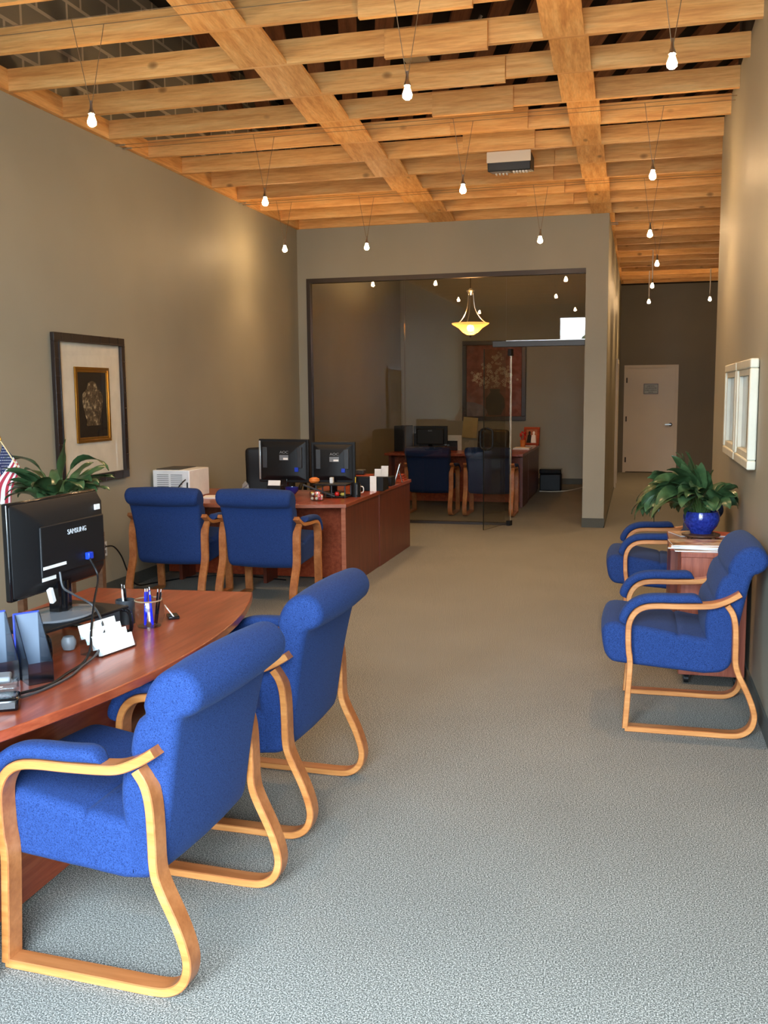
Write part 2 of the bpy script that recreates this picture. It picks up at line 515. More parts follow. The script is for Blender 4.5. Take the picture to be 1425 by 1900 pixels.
bx('light_leak_backing', 'deck', XL - 0.4, XF + 0.2, YB + 0.11, YB + 0.16, -0.06, 5.1, kind='structure')  # unseen backing added to stop sky light leaking under the passage door
# base strips
b = new(); box(b, XL, XL + 0.012, FRONT_Y, YO, 0, 0.10)
obj('baseboard_left', b, 'cove', kind='structure', smooth=False)
b = new(); box(b, XR - 0.012, XR, FRONT_Y, YR, 0, 0.10)
obj('baseboard_right', b, 'cove', kind='structure', smooth=False)
# office box
OX1, OX0 = -0.36, -0.61
b = new()
box(b, XL, OX1, YO, YO + 0.12, 3.0, CZ)
box(b, OX0, OX1, YO, YO + 0.12, 0, 3.0)
box(b, XL, -3.99, YO, YO + 0.12, 0, 3.0)
obj('wall_office_front', b, 'wall', kind='structure', smooth=False)
b = new()
box(b, OX1 - 0.14, OX1, YO + 0.12, 16.55, 0, CZ); box(b, OX1 - 0.14, OX1, 17.35, 19.7, 0, CZ); box(b, OX1 - 0.14, OX1, 16.55, 17.35, 2.10, CZ)
obj('wall_office_right', b, 'wall', kind='structure', smooth=False)
bx('wall_office_back', 'wall', XL, OX1 - 0.14, 17.0, 17.12, 0, CZ, kind='structure')
bx('ceiling_office', 'wall', XL, OX1 - 0.14, YO + 0.12, 17.0, CZ - 0.03, CZ - 0.005, kind='structure')
b = new(); box(b, OX0 - 0.006, OX1 + 0.008, YO - 0.008, YO, 0, 0.11); box(b, OX1, OX1 + 0.008, YO - 0.008, 16.5, 0, 0.02)
obj('baseboard_office', b, 'cove', kind='structure', smooth=False)
b = new(); box(b, XL, OX1 - 0.14, 16.99, 17.0, 0, 0.10)
obj('baseboard_office_back', b, 'cove', kind='structure', smooth=False)
# white casing of the side doorway in the passage
b = new()
box(b, OX1 - 0.15, OX1 + 0.03, 16.48, 16.56, 0, 2.05); box(b, OX1 - 0.15, OX1 + 0.03, 17.34, 17.42, 0, 2.05); box(b, OX1 - 0.15, OX1 + 0.03, 16.48, 17.42, 2.05, 2.12)
obj('trim_1', b, 'white_paint', kind='structure', smooth=False)
bx('door_1', 'white_paint', OX1 - 0.10, OX1 - 0.05, 16.56, 17.34, 0.01, 2.05, kind='structure')

# ---- door at the end of the passage
d2 = bx('door_2', 'white_paint', -0.215, 0.69, YB + 0.01, YB + 0.05, 0.015, 2.035, kind='structure')
b = new()
box(b, -0.27, -0.215, YB - 0.02, YB + 0.1, 0, 2.035); box(b, 0.69, 0.745, YB - 0.02, YB + 0.1, 0, 2.035); box(b, -0.27, 0.745, YB - 0.02, YB + 0.1, 2.035, 2.09)
obj('door_frame', b, 'white_paint', d2, smooth=False)
b = new(); lathe(b, [(0.0, 0), (0.034, 0.0), (0.034, 0.012), (0.012, 0.016), (0.012, 0.045), (0, 0.045)], 16)
hd = obj('door_handle', b, 'dark_bronze', d2, loc=(0.622, YB + 0.01, 0.94), rot=(R(90), 0, 0))
b = new(); box(b, -0.11, 0.012, -0.012, 0.012, 0.03, 0.046)
obj('lever', b, 'silver', hd, bevel=0.003)
for z in (0.25, 1.05, 1.80):
    bx('hinge', 'dark_bronze', -0.232, -0.205, YB - 0.026, YB + 0.012, z - 0.05, z + 0.05, d2)
sg = thing('door_notice', 'small framed paper notice on the white passage door', 'sign', (0.238, YB + 0.008, 1.63))
bx('backing', 'frame_inner', -0.135, 0.135, -0.006, 0.0, -0.10, 0.10, sg)
b = new()
for x0, x1, z0, z1 in ((-0.137, 0.137, 0.088, 0.10), (-0.137, 0.137, -0.10, -0.088), (-0.137, -0.125, -0.10, 0.10), (0.125, 0.137, -0.10, 0.10)):
    box(b, x0, x1, -0.010, -0.006, z0, z1)
obj('border', b, 'frame_dark', sg, smooth=False)
b = new(); rg = random.Random(4)
for z, w in ((0.056, 0.075), (0.016, 0.105), (-0.024, 0.110), (-0.062, 0.045)):
    x = -w
    while x < w - 0.006:
        l = rg.uniform(0.006, 0.012)
        box(b, x, x + l, -0.0075, -0.006, z - 0.010, z + rg.uniform(0.002, 0.010)); x += l + rg.choice((0.003, 0.003, 0.010))
obj('lettering', b, 'frame_dark', sg, smooth=False)

# ------------------------------------------------------------------ open ceiling: joists, splices, braces, old roof
SP = 0.635
def joist_y(k): return 5.866 + SP * k
jm_short = None; jm_long = None
rg = random.Random(11)
for k in range(-9, 22):
    y = joist_y(k)
    long = y > YR + 0.05
    b = new()
    box(b, XL, XF if long else XR, 0, 0.04, 0, 0.14)
    o = obj('ceiling_joist', b, 'fir', loc=(0, y, CZ), kind='structure', smooth=False)
b = new(); box(b, XL, XL + 0.04, FRONT_Y, YB, 0.0, 0.14)
obj('ceiling_ledger', b, 'fir_y', loc=(0, 0, CZ + 0.001), kind='structure', smooth=False)
for k in range(-5, 9):
    b = new(); x0 = -1.48 + rg.uniform(-0.02, 0.02); x1 = -0.88 + rg.uniform(-0.015, 0.02)
    if k > 4: x0 += 0.25; x1 += rg.uniform(0, 0.25)
    box(b, x0, x1, -0.038, -0.001, 0.0, 0.155)
    obj('joist_splice', b, 'fir', loc=(0, joist_y(k), CZ - (0.036 if k < 3 else 0.004)), kind='structure', smooth=False)
for k in range(-6, 21):
    y0, y1 = joist_y(k) + 0.041, joist_y(k + 1) + 0.0
    for xc, w in ((-2.27, 0.31), (-0.44, 0.23)):
        if y1 > YO and xc < -1: continue
        b = new(); xo = xc + rg.uniform(-0.015, 0.015)
        v = box(b, xo - w / 2, xo + w / 2, 0, y1 - y0 - 0.002, 0, 0.02)
        for q in v:
            t = 1 - q.co.y / (y1 - y0)
            q.co.z += 0.085 * t - 0.004
        obj('ceiling_brace', b, 'fir_y', loc=(0, y0, CZ), kind='structure', smooth=False)
# old dark roof boards high above the right half
for i in range(22):
    b = new(); xo = -3.1 + i * 0.30
    v = box(b, xo, xo + 0.15, 0.0, 17.0, 4.55, 4.60)
    o = obj('roof_rafter', b, 'old_wood', loc=(1.2, 2.2, 0), kind='structure', smooth=False)
    o.rotation_euler = (0, 0, R(16))
# metal box and conduit above the joists
cd = thing('conduit_run', 'silver metal conduit and box above the spliced joists', 'conduit', (-1.45, 6.402, 3.755))
b = new(); box(b, -0.06, 0.10, -0.06, 0.06, -0.03, 0.05); obj('junction_box', b, 'galv', cd, bevel=0.004)
b = new(); tube(b, spline([(0.1, 0, 0.0), (0.22, 0, 0.0), (0.3, 0.0, 0.02), (0.38, 0.0, 0.10), (0.44, 0, 0.20)], 5), 0.011, 8); obj('conduit', b, 'galv', cd)

# ------------------------------------------------------------------ cable lights
def cable(y, x0, x1, label, grp='light cables under the joists'):
    b = new(); tube(b, [(x0, y, CZ - 0.006), (x1, y, CZ - 0.006)], 0.0022, 5)
    o = obj('light_cable', b, 'wire')
    tag(o, label, 'cable', grp)
    for x in (x0 + 0.05,):
        b = new(); tube(b, [(x - 0.05, y, CZ - 0.006), (x + 0.03, y, CZ - 0.006)], 0.007, 8)
        obj('turnbuckle', b, 'silver', o)
    return o
ROWS = [(4.92, 'front'), (7.36, 'second'), (9.86, 'third')]
for y, nm in ROWS:
    for dy, sd in ((-0.055, 'street-side'), (0.055, 'office-side')):
        cable(y + dy, XL + 0.002, XR - 0.002 if y < YR else XF - 0.002, f'{sd} wire of the {nm} pair of light cables strung below the joists')
for dy, sd in ((-0.055, 'street-side'), (0.055, 'office-side')):
    cable(12.3 + dy, OX1 + 0.002, XF - 0.002, f'{sd} wire of the light cable pair crossing just inside the passage')
def pendant(x, y, zb, label, rod=False, grp='bare bulb pendants', beam=1.0):
    t = thing('pendant_light', label, 'light', (x, y, zb), 0, grp)
    top = CZ - (0.0 if rod else 0.006) - zb
    if rod:
        b = new(); tube(b, [(0, 0, 0.10), (0, 0, top)], 0.008, 8); obj('rod', b, 'white_rod', t)
    else:
        for sx in (-1, 1):
            b = new(); tube(b, [(sx * 0.006, 0, 0.10), (sx * 0.065, sx * 0.055, top)], 0.0022, 5); obj('wire', b, 'wire', t)
    b = new(); lathe(b, [(0.0, 0.115), (0.007, 0.115), (0.009, 0.075), (0.020, 0.046), (0.017, 0.044), (0.0, 0.05)], 14); obj('socket', b, 'silver', t)
    b = new(); lathe(b, [(0.0, 0.050), (0.010, 0.045), (0.017, 0.026), (0.024, 0.006), (0.0225, -0.010), (0.012, -0.019), (0.0, -0.021)], 16); obj('bulb', b, 'bulb', t)
    sl = bpy.data.lights.new('lamp_beam', 'SPOT'); sl.energy = SPOT_WATTS * beam; sl.color = (1.0, 0.62, 0.30); sl.spot_size = R(125); sl.spot_blend = 0.9; sl.shadow_soft_size = 0.02
    so = bpy.data.objects.new('lamp_beam', sl); COL.objects.link(so); so.parent = t; so.location = (0, 0, -0.045)
    return t
for x, y, z, lb in [
    (-2.907, 4.92, 3.071, 'bare bulb pendant on the front cable pair, above the left wall'),
    (-1.146, 4.92, 3.069, 'bare bulb pendant on the front cable pair, middle of its three'),
    (0.118, 4.92, 3.104, 'bare bulb pendant on the front cable pair, beside the right wall'),
    (-2.863, 7.36, 3.083, 'bare bulb pendant on the second cable pair, over the back desk'),
    (-1.294, 7.36, 3.085, 'bare bulb pendant on the second cable pair, left of the emergency light'),
    (0.065, 7.36, 3.101, 'bare bulb pendant on the second cable pair, beside the right wall'),
    (-3.627, 9.86, 3.097, 'bare bulb pendant on the third cable pair, against the left wall corner'),
    (-2.734, 9.86, 3.079, 'bare bulb pendant on the third cable pair, before the office header left half'),
    (-0.966, 9.86, 3.066, 'bare bulb pendant on the third cable pair, above the glass transom'),
    (0.075, 9.86, 3.073, 'bare bulb pendant on the third cable pair, over the passage mouth'),
    (0.183, 12.3, 3.091, 'bare bulb pendant on thin wires just inside the passage')]:
    pendant(x, y, z, lb, beam=0.4 if x < -3.5 else 1.0)
for x, y, z, lb in [
    (0.161, 14.776, 3.085, 'bulb on a white rod in mid-passage, longest rod in view'),
    (0.14, 17.316, 3.079, 'bulb on a white rod hanging lowest in line with the passage door'),
    (1.121, 17.316, 3.092, 'bulb on a white rod beyond the right wall end, right of the passage door')]:
    pendant(x, y, z, lb, True)

# emergency light under the joists
t = thing('emergency_light', 'grey twin-panel emergency light fixed under the joists', 'light fixture', (-1.09, 8.40, 3.595))
b = new(); box(b, -0.185, 0.185, -0.012, 0.0, -0.09, 0.0); obj('front_strip', b, 'white_paint', t, bevel=0.004)
b = new(); prism(b, [(0, 0), (0.30, 0), (0.30, -0.115), (0.02, -0.155), (0, -0.088)], -0.18, 0.18, 'YZ'); obj('housing', b, 'black_plastic', t, bevel=0.006)
def facet(x0, x1, mat, name):
    bb = new(); ay, az, by, bz = 0.03, -0.1535, 0.27, -0.1185
    vs = [bb.verts.new((x0, ay, az - 0.003)), bb.verts.new((x1, ay, az - 0.003)), bb.verts.new((x1, by, bz - 0.003)), bb.verts.new((x0, by, bz - 0.003))]
    vs2 = [bb.verts.new((q.co.x, q.co.y, q.co.z + 0.004)) for q in vs]
    bb.faces.new(vs); bb.faces.new(vs2[::-1])
    for i in range(4): bb.faces.new((vs[i], vs[(i + 1) % 4], vs2[(i + 1) % 4], vs2[i]))
    return obj(name, bb, mat, t, smooth=False)
facet(-0.165, -0.01, 'grey_plastic', 'lens'); facet(0.01, 0.165, 'charcoal_plastic', 'lens')
b = new()
for i in range(5): box(b, 0.03 + i * 0.026, 0.046 + i * 0.026, 0.03, 0.09, -0.166, -0.154)
obj('louvre', b, 'white_plastic', t, smooth=False)
b = new()
for i in range(4): box(b, -0.14 + i * 0.03, -0.128 + i * 0.03, 0.20, 0.25, -0.142, -0.128)
obj('louvre', b, 'white_plastic', t, smooth=False)

# ------------------------------------------------------------------ office glazing
hd = thing('glass_partition', 'smoked glass office front in a dark bronze frame, left of the open doorway', 'glass wall', (0, YO, 0))
bx('header_rail', 'dark_bronze', -3.99, OX0, -0.02, 0.07, 2.945, 3.0, hd)
bx('side_jamb', 'dark_bronze', -3.99, -3.945, -0.02, 0.07, 0.0, 2.945, hd)
bx('floor_track', 'dark_bronze', -3.945, -1.50, -0.012, 0.05, 0.0, 0.03, hd)
def pane(x0, x1, z0, z1, label, name='glass_pane', left='pale_edge', right='pale_edge'):
    b = new(); box(b, x0, x1, 0.02, 0.032, z0, z1)
    b.faces.ensure_lookup_table()
    for f in b.faces:
        n = f.calc_center_median()
        if abs(n.x - x0) < 1e-4: f.material_index = 1
        elif abs(n.x - x1) < 1e-4: f.material_index = 2
        elif abs(n.z - z0) < 1e-4 or abs(n.z - z1) < 1e-4: f.material_index = 3
        elif n.y > 0.03: f.material_index = 0
    # only the front face carries the reflecting layer, so the pane tints once
    o = obj(name, b, None, hd, smooth=False, mats=['glass', left, right, 'glass_edge'])
    bm2 = bmesh.new(); bm2.from_mesh(o.data)
    bmesh.ops.delete(bm2, geom=[f for f in bm2.faces if f.material_index == 0 and f.calc_center_median().y > 0.03], context='FACES')
    bm2.to_mesh(o.data); bm2.free()
    o['label'] = label
    return o
pane(-3.945, -2.762, 0.03, 2.945, 'fixed glass panel of the office front beside the left jamb')
pane(-2.752, -1.53, 0.03, 2.945, 'fixed glass panel of the office front beside the swung glass door')
pane(-1.522, OX0, 2.195, 2.945, 'glass transom above the office doorway', 'glass_transom')
dh = thing('door_header_bar', 'grey metal bar across the top of the office doorway', 'door closer', (0, YO, 0))
bx('bar', 'charcoal_plastic', -1.68, OX0, -0.015, 0.06, 2.125, 2.192, dh, 0.004)
bx('cap_strip', 'silver', -1.52, OX0, -0.02, 0.06, 2.192, 2.198, dh)
# swung leaf
ang = math.atan2(11.6 - 10.9, -1.46 + 1.675)
gd = thing('glass_door', 'open frameless glass door swung out from the office front', 'door', (-1.46, YO + 0.02, 0), math.pi + ang)
L = 0.74
b = new(); box(b, 0.0, L, -0.006, 0.006, 0.03, 2.075)
b.faces.ensure_lookup_table()
for f in b.faces:
    n = f.calc_center_median()
    f.material_index = 1 if (n.x > L - 1e-3 or abs(n.z - 0.03) < 1e-4 or n.z > 2.07) else (2 if n.x < 1e-3 else 0)
dl = [f for f in b.faces if f.material_index == 0 and f.calc_center_median().y > 0]
bmesh.ops.delete(b, geom=dl, context='FACES')
obj('leaf', b, None, gd, smooth=False, mats=['glass', 'glass_edge', 'pale_edge'])
bx('pivot', 'black_plastic', -0.01, 0.06, -0.022, 0.022, 2.02, 2.10, gd, 0.003)
bx('pivot', 'black_plastic', -0.01, 0.07, -0.022, 0.022, 0.0, 0.06, gd, 0.003)
for s in (-1, 1):
    b = new(); tube(b, spline([(L - 0.07, s * 0.006, 0.945), (L - 0.07, s * 0.055, 0.96), (L - 0.07, s * 0.075, 1.0), (L - 0.07, s * 0.075, 1.14), (L - 0.07, s * 0.055, 1.175), (L - 0.07, s * 0.006, 1.19)], 5), 0.013, 10)
    obj('pull_handle', b, 'black_plastic', gd)

# ------------------------------------------------------------------ chairs
FRAME_A = [(0.468, 0.680), (0.440, 0.662), (0.41, 0.645), (0.363, 0.625), (0.31, 0.617), (0.20, 0.612), (0.105, 0.610), (0.05, 0.602), (0.012, 0.580), (-0.012, 0.544), (-0.022, 0.497), (-0.020, 0.403), (-0.012, 0.333), (-0.018, 0.20), (-0.026, 0.057), (-0.029, 0.016)]
FRAME_B = [(-0.029, 0.014), (0.10, 0.014), (0.30, 0.014), (0.436, 0.014), (0.489, 0.022), (0.526, 0.048), (0.543, 0.09), (0.540, 0.137), (0.515, 0.21), (0.470, 0.305), (0.455, 0.360), (0.453, 0.45), (0.449, 0.534), (0.436, 0.588), (0.412, 0.625)]
def ribbon(bm, pts2, yc, width, thick):
    """bent-ply strip following a path in the XZ plane; rounded corners in section"""
    P = [Vector((p[0], p[1])) for p in pts2]
    sec = []
    w, t, c = width / 2, thick / 2, 0.003
    for u, v in ((-w, -t + c), (-w + c, -t), (w - c, -t), (w, -t + c), (w, t - c), (w - c, t), (-w + c, t), (-w, t - c)):
        sec.append((u, v))
    rings = []
    for i, p in enumerate(P):
        a = P[max(i - 1, 0)]; c2 = P[min(i + 1, len(P) - 1)]
        tg = (c2 - a).normalized(); nn = Vector((-tg.y, tg.x))
        rings.append([bm.verts.new((p.x + nn.x * v, yc + u, p.y + nn.y * v)) for u, v in sec])
    n = len(sec)
    for A, B in zip(rings, rings[1:]):
        for k in range(n):
            f = bm.faces.new((A[k], A[(k + 1) % n], B[(k + 1) % n], B[k]))
            f.material_index = 1 if k in (3, 7) else 0
    bm.faces.new(rings[0][::-1]); bm.faces.new(rings[-1])

def puffy(bm, prof, hw, r=0.045, taper=None, steps=7):
    """sweep a closed side profile across the width, rounding it off towards both ends"""
    P = [Vector((p[0], p[1])) for p in prof]
    n = len(P)
    area = sum(P[i].x * P[(i + 1) % n].y - P[(i + 1) % n].x * P[i].y for i in range(n))
    sgn = 1 if area > 0 else -1
    nrm = []
    for i in range(n):
        t = (P[(i + 1) % n] - P[i - 1]).normalized()
        nrm.append(Vector((-t.y, t.x)) * sgn)      # inward
    st = []
    for j in range(steps + 1):
        a = math.pi / 2 * j / steps
        st.append((-(hw - r) - r * math.cos(a), r * (1 - math.sin(a))))
    st += [(-(hw - r) * 0.5, -0.006), (0.0, -0.008), ((hw - r) * 0.5, -0.006)]
    st += [(-w, o) for w, o in st[:steps + 1][::-1]]
    rings = []
    for w, o in st:
        ring = []
        for p, q in zip(P, nrm):
            k = 1.0 if taper is None else taper(p.y)
            pp = p + q * max(o, 0) * 0.8 + q * min(o, 0)
            ring.append(bm.verts.new((pp.x, w * k, pp.y)))
        rings.append(ring)
    for A, B in zip(rings, rings[1:]):
        for k in range(n): bm.faces.new((A[k], A[(k + 1) % n], B[(k + 1) % n], B[k]))
    bm.faces.new(rings[0][::-1]); bm.faces.new(rings[-1])

SEAT = [(-0.145, 0.440), (-0.143, 0.475), (-0.122, 0.503), (-0.08, 0.512), (0.0, 0.503), (0.10, 0.488), (0.185, 0.473), (0.205, 0.461), (0.225, 0.468), (0.30, 0.456), (0.37, 0.445), (0.375, 0.38), (0.37, 0.288), (0.20, 0.292), (0.06, 0.302), (-0.05, 0.311), (-0.098, 0.320), (-0.128, 0.355), (-0.140, 0.40)]
BACK = [(0.335, 0.300), (0.332, 0.40), (0.322, 0.50), (0.325, 0.56), (0.338, 0.605), (0.362, 0.632), (0.362, 0.66), (0.375, 0.71), (0.393, 0.745), (0.415, 0.762), (0.413, 0.79), (0.428, 0.830), (0.455, 0.868), (0.492, 0.890), (0.530, 0.895), (0.563, 0.880), (0.585, 0.848), (0.588, 0.815), (0.574, 0.785), (0.548, 0.766), (0.524, 0.752), (0.505, 0.68), (0.482, 0.56), (0.464, 0.45), (0.446, 0.345), (0.420, 0.305), (0.378, 0.288)]
def make_chair(name, label, fab, group):
    t = thing(name, label, 'chair', (0, 0, 0), 0, group)
    b = new(); puffy(b, [(p.x, p.y) for p in closed_spline([(x, z, 0) for x, z in SEAT], 3)], 0.272, 0.035)
    obj('seat', b, fab, t, angle=60)
    b = new(); puffy(b, [(p.x, p.y) for p in closed_spline([(x, z, 0) for x, z in BACK], 3)], 0.272, 0.035, lambda z: 1.0 + 0.10 * max(0, min(1, (z - 0.55) / 0.3)))
    obj('backrest', b, fab, t, angle=60)
    for s in (-1, 1):
        yc = s * 0.30
        b = new()
        A = spline([(x, z, 0) for x, z in FRAME_A], 4)
        B = spline([(x, z, 0) for x, z in FRAME_B], 4)
        ribbon(b, [(p.x, p.y) for p in A], yc, 0.060, 0.027)
        ribbon(b, [(p.x, p.y) for p in B], yc, 0.058, 0.0265)
        fr = obj('side_frame', b, None, t, angle=32, mats=['oak', 'oak_edge'])
        # padded armrest following the front curve of the arm
        path = spline([(x, z, 0) for x, z in [(0.305, 0.617), (0.25, 0.615), (0.20, 0.612), (0.105, 0.610), (0.05, 0.602), (0.012, 0.580), (-0.012, 0.544), (-0.018, 0.512)]], 5)
        b = new(); rings = []; npt = len(path)
        for i, p in enumerate(path):
            a = path[max(i - 1, 0)]; c = path[min(i + 1, npt - 1)]
            tg = (c - a).normalized(); nn = Vector((tg.y, -tg.x, 0))
            if nn.y < 0 and i < npt // 2: nn = -nn
            u = i / (npt - 1)
            k = min(1.0, math.sqrt(max(0.0, 1 - (1 - min(u, 1 - u) / 0.12) ** 2))) if min(u, 1 - u) < 0.12 else 1.0
            k = max(k, 0.12)
            h = 0.043 * k; w = 0.036 * (0.55 + 0.45 * k)
            base = p + nn * 0.013
            ring = []
            for m_ in range(12):
                th = 2 * math.pi * m_ / 12
                cx_ = math.copysign(abs(math.cos(th)) ** 0.7, math.cos(th)) * w
                cz_ = (math.copysign(abs(math.sin(th)) ** 0.7, math.sin(th)) + 1) / 2 * h
                q = base + nn * cz_
                ring.append(b.verts.new((q.x, yc + cx_, q.y)))
            rings.append(ring)
        for A_, B_ in zip(rings, rings[1:]):
            for m_ in range(12): b.faces.new((A_[m_], A_[(m_ + 1) % 12], B_[(m_ + 1) % 12], B_[m_]))
        b.faces.new(rings[0][::-1]); b.faces.new(rings[-1])
        obj('arm_pad', b, fab, t, angle=60)
    return t
G1 = 'blue visitor armchairs with bent wood frames'
c0 = make_chair('armchair', 'blue fabric armchair with honey wood frame drawn up to the bow-front desk nearest the street', 'blue_fabric', G1)
c0.location = (-1.645, 2.53, 0); c0.rotation_euler = (0, 0, R(-2.7))
dup(c0, (-1.635, 3.48, 0), R(-2.0), 'blue fabric armchair at the bow-front desk, second one along, beside the desk far corner')
dup(c0, (-3.51, 7.22, 0), R(-88), 'blue armchair with its back to us beside the left wall, below the white printer')
dup(c0, (-2.735, 7.22, 0), R(-91), 'blue armchair with its back to us, before the candy bowl on the far desk')
dup(c0, (0.0, 4.896, 0), R(0.5), 'blue fabric armchair in profile against the right wall, before the side table')
dup(c0, (-0.035, 6.86, 0), 0, 'blue armchair beyond the side table and the potted lily, mostly hidden')
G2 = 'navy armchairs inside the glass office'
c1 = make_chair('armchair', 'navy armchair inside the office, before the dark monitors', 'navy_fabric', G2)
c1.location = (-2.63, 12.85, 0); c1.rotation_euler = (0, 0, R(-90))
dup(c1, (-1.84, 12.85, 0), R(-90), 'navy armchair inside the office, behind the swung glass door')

# ------------------------------------------------------------------ near bow-front desk
DZ = 0.705
def bow(p0, apex, p1, n=24):
    (x0, y0), (x2, y2), (xm, ym) = p0, p1, apex
    out = []
    for i in range(n + 1):
        t = i / n
        cxp = 2 * xm - (x0 + x2) / 2; cyp = 2 * ym - (y0 + y2) / 2
        out.append(((1 - t) ** 2 * x0 + 2 * t * (1 - t) * cxp + t * t * x2, (1 - t) ** 2 * y0 + 2 * t * (1 - t) * cyp + t * t * y2))
    return out
dk = thing('bow_front_desk', 'cherry wood bow-front desk in the foreground with a black monitor on it', 'desk')
top = [(-2.47, 2.0)] + bow((-1.69, 2.03), (-1.497, 3.05), (-1.68, 4.05)) + [(-2.47, 3.985)]
b = new(); prism(b, top, DZ - 0.032, DZ, 'XY'); obj('desktop', b, 'cherry', dk, bevel=0.004)
bx('modesty_panel', 'cherry', -1.855, -1.832, 2.11, 3.93, 0.02, DZ - 0.032, dk)
bx('end_panel', 'cherry_z_shaded', -2.42, -1.665, 2.075, 2.105, 0.0, DZ - 0.032, dk)
bx('end_panel', 'cherry_z_shaded', -2.42, -1.72, 3.93, 3.96, 0.0, DZ - 0.032, dk)

# monitor riser
rs = thing('monitor_riser', 'black metal monitor riser with looped legs on the near desk', 'stand', (-2.03, 3.05, DZ), R(-10))
b = new(); box(b, -0.15, 0.13, -0.24, 0.24, 0.088, 0.100); obj('shelf', b, 'black_plastic', rs, bevel=0.004)
for y in (-0.215, 0.205):
    b = new(); tube(b, spline([(0.125, y, 0.09), (0.155, y, 0.085), (0.165, y, 0.06), (0.165, y, 0.02), (0.15, y, 0.0085), (0.08, y, 0.0085), (-0.10, y, 0.0085), (-0.16, y, 0.012), (-0.165, y, 0.06), (-0.14, y, 0.09)], 4), 0.0075, 8); obj('leg', b, 'black_gloss', rs)
b = new(); box(b, 0.120, 0.126, 0.06, 0.19, 0.03, 0.088); obj('mesh_side', b, 'charcoal_plastic', rs)
# foam ball under the riser
b = new(); lathe(b, [(0, 0), (0.020, 0.004), (0.026, 0.02), (0.026, 0.036), (0.018, 0.05), (0, 0.052)], 16)
tag(obj('foam_cup', b, 'grey_plastic', loc=(-1.93, 2.96, DZ)), 'small grey foam cup under the monitor riser', 'cup')

# big monitor, its back to the room
mo = thing('monitor', 'black widescreen monitor seen from behind on the near desk', 'monitor', (-2.02, 3.06, 0.805), R(-1.5))
b = new(); box(b, -0.028, -0.004, -0.268, 0.268, 0.10, 0.437); obj('screen_bezel', b, 'black_gloss', mo, bevel=0.006)
b = new(); box(b, -0.030, -0.0285, -0.252, 0.252, 0.125, 0.420); obj('screen', b, 'screen', mo)
b = new()
prof = [(-0.266, 0.435), (0.266, 0.435), (0.266, 0.102), (-0.266, 0.102)]
vs = [b.verts.new((-0.004, y, z)) for y, z in prof]
vt = [b.verts.new((0.030, y, z)) for y, z in [(-0.17, 0.372), (0.252, 0.395), (0.252, 0.145), (-0.17, 0.145)]]
b.faces.new(vs); b.faces.new(vt[::-1])
for i in range(4): b.faces.new((vs[i], vs[(i + 1) % 4], vt[(i + 1) % 4], vt[i]))
rsh = obj('rear_shell', b, 'black_plastic', mo, bevel=0.010, seg=3)
b = new(); box(b, 0.028, 0.038, -0.15, 0.245, 0.165, 0.345); obj('rear_bulge', b, 'black_plastic', rsh, bevel=0.006)
text_obj('lettering', 'SAMSUNG', 0.026, 'logo', rsh, (0.0392, 0.065, 0.305), (R(90), 0, R(90)))
b = new(); box(b, 0.0382, 0.0395, -0.145, -0.01, 0.192, 0.203); obj('white_strip', b, 'paper', rsh)
b = new(); box(b, 0.031, 0.0322, -0.145, -0.065, 0.150, 0.163); obj('rating_label', b, 'paper', rsh)
b = new(); box(b, 0.03, 0.036, 0.195, 0.225, 0.365, 0.385); obj('sticker', b, 'paper', rsh)
b = new(); box(b, 0.037, 0.056, 0.11, 0.14, 0.188, 0.215); obj('video_plug', b, 'blue_plug', rsh, bevel=0.003)
b = new(); box(b, 0.034, 0.050, -0.088, -0.066, 0.10, 0.155); obj('power_plug', b, 'white_plastic', rsh, bevel=0.003, rot=(R(18), 0, 0))
b = new(); tube(b, [(-0.0, 0.0, 0.015), (-0.0, 0.0, 0.13)], 0.030, 14); box(b, -0.02, 0.02, -0.04, 0.04, 0.02, 0.18); obj('stand_neck', b, 'black_gloss', mo)
b = new(); lathe(b, [(0.0, 0.0), (0.150, 0.0), (0.155, 0.004), (0.150, 0.010), (0.08, 0.018), (0.0, 0.020)], 36)
for v_ in b.verts: v_.co.x *= 0.72
obj('stand_base', b, 'base_grey', mo)
# monitor cords
b = new(); tube(b, spline([(-1.955, 3.16, 1.0), (-1.93, 3.17, 0.93), (-1.87, 3.04, 0.87), (-1.82, 2.93, 0.79), (-1.79, 2.87, 0.74), (-1.775, 2.80, 0.713), (-1.76, 2.68, 0.712), (-1.745, 2.55, 0.712), (-1.80, 2.42, 0.712)], 6), 0.0045, 6)
tag(obj('video_cord', b, 'black_plastic'), 'black cord from the blue plug looping down onto the near desk', 'cord')
b = new(); tube(b, spline([(-1.955, 2.965, 0.985), (-1.945, 2.965, 0.93), (-1.92, 2.99, 0.90), (-1.87, 3.04, 0.845), (-1.80, 2.98, 0.77), (-1.77, 2.88, 0.725), (-1.757, 2.76, 0.712), (-1.73, 2.64, 0.712), (-1.735, 2.50, 0.712), (-1.76, 2.40, 0.712)], 6), 0.0042, 6)
tag(obj('power_cord', b, 'charcoal_plastic'), 'dark cord from the white plug behind the near monitor', 'cord')

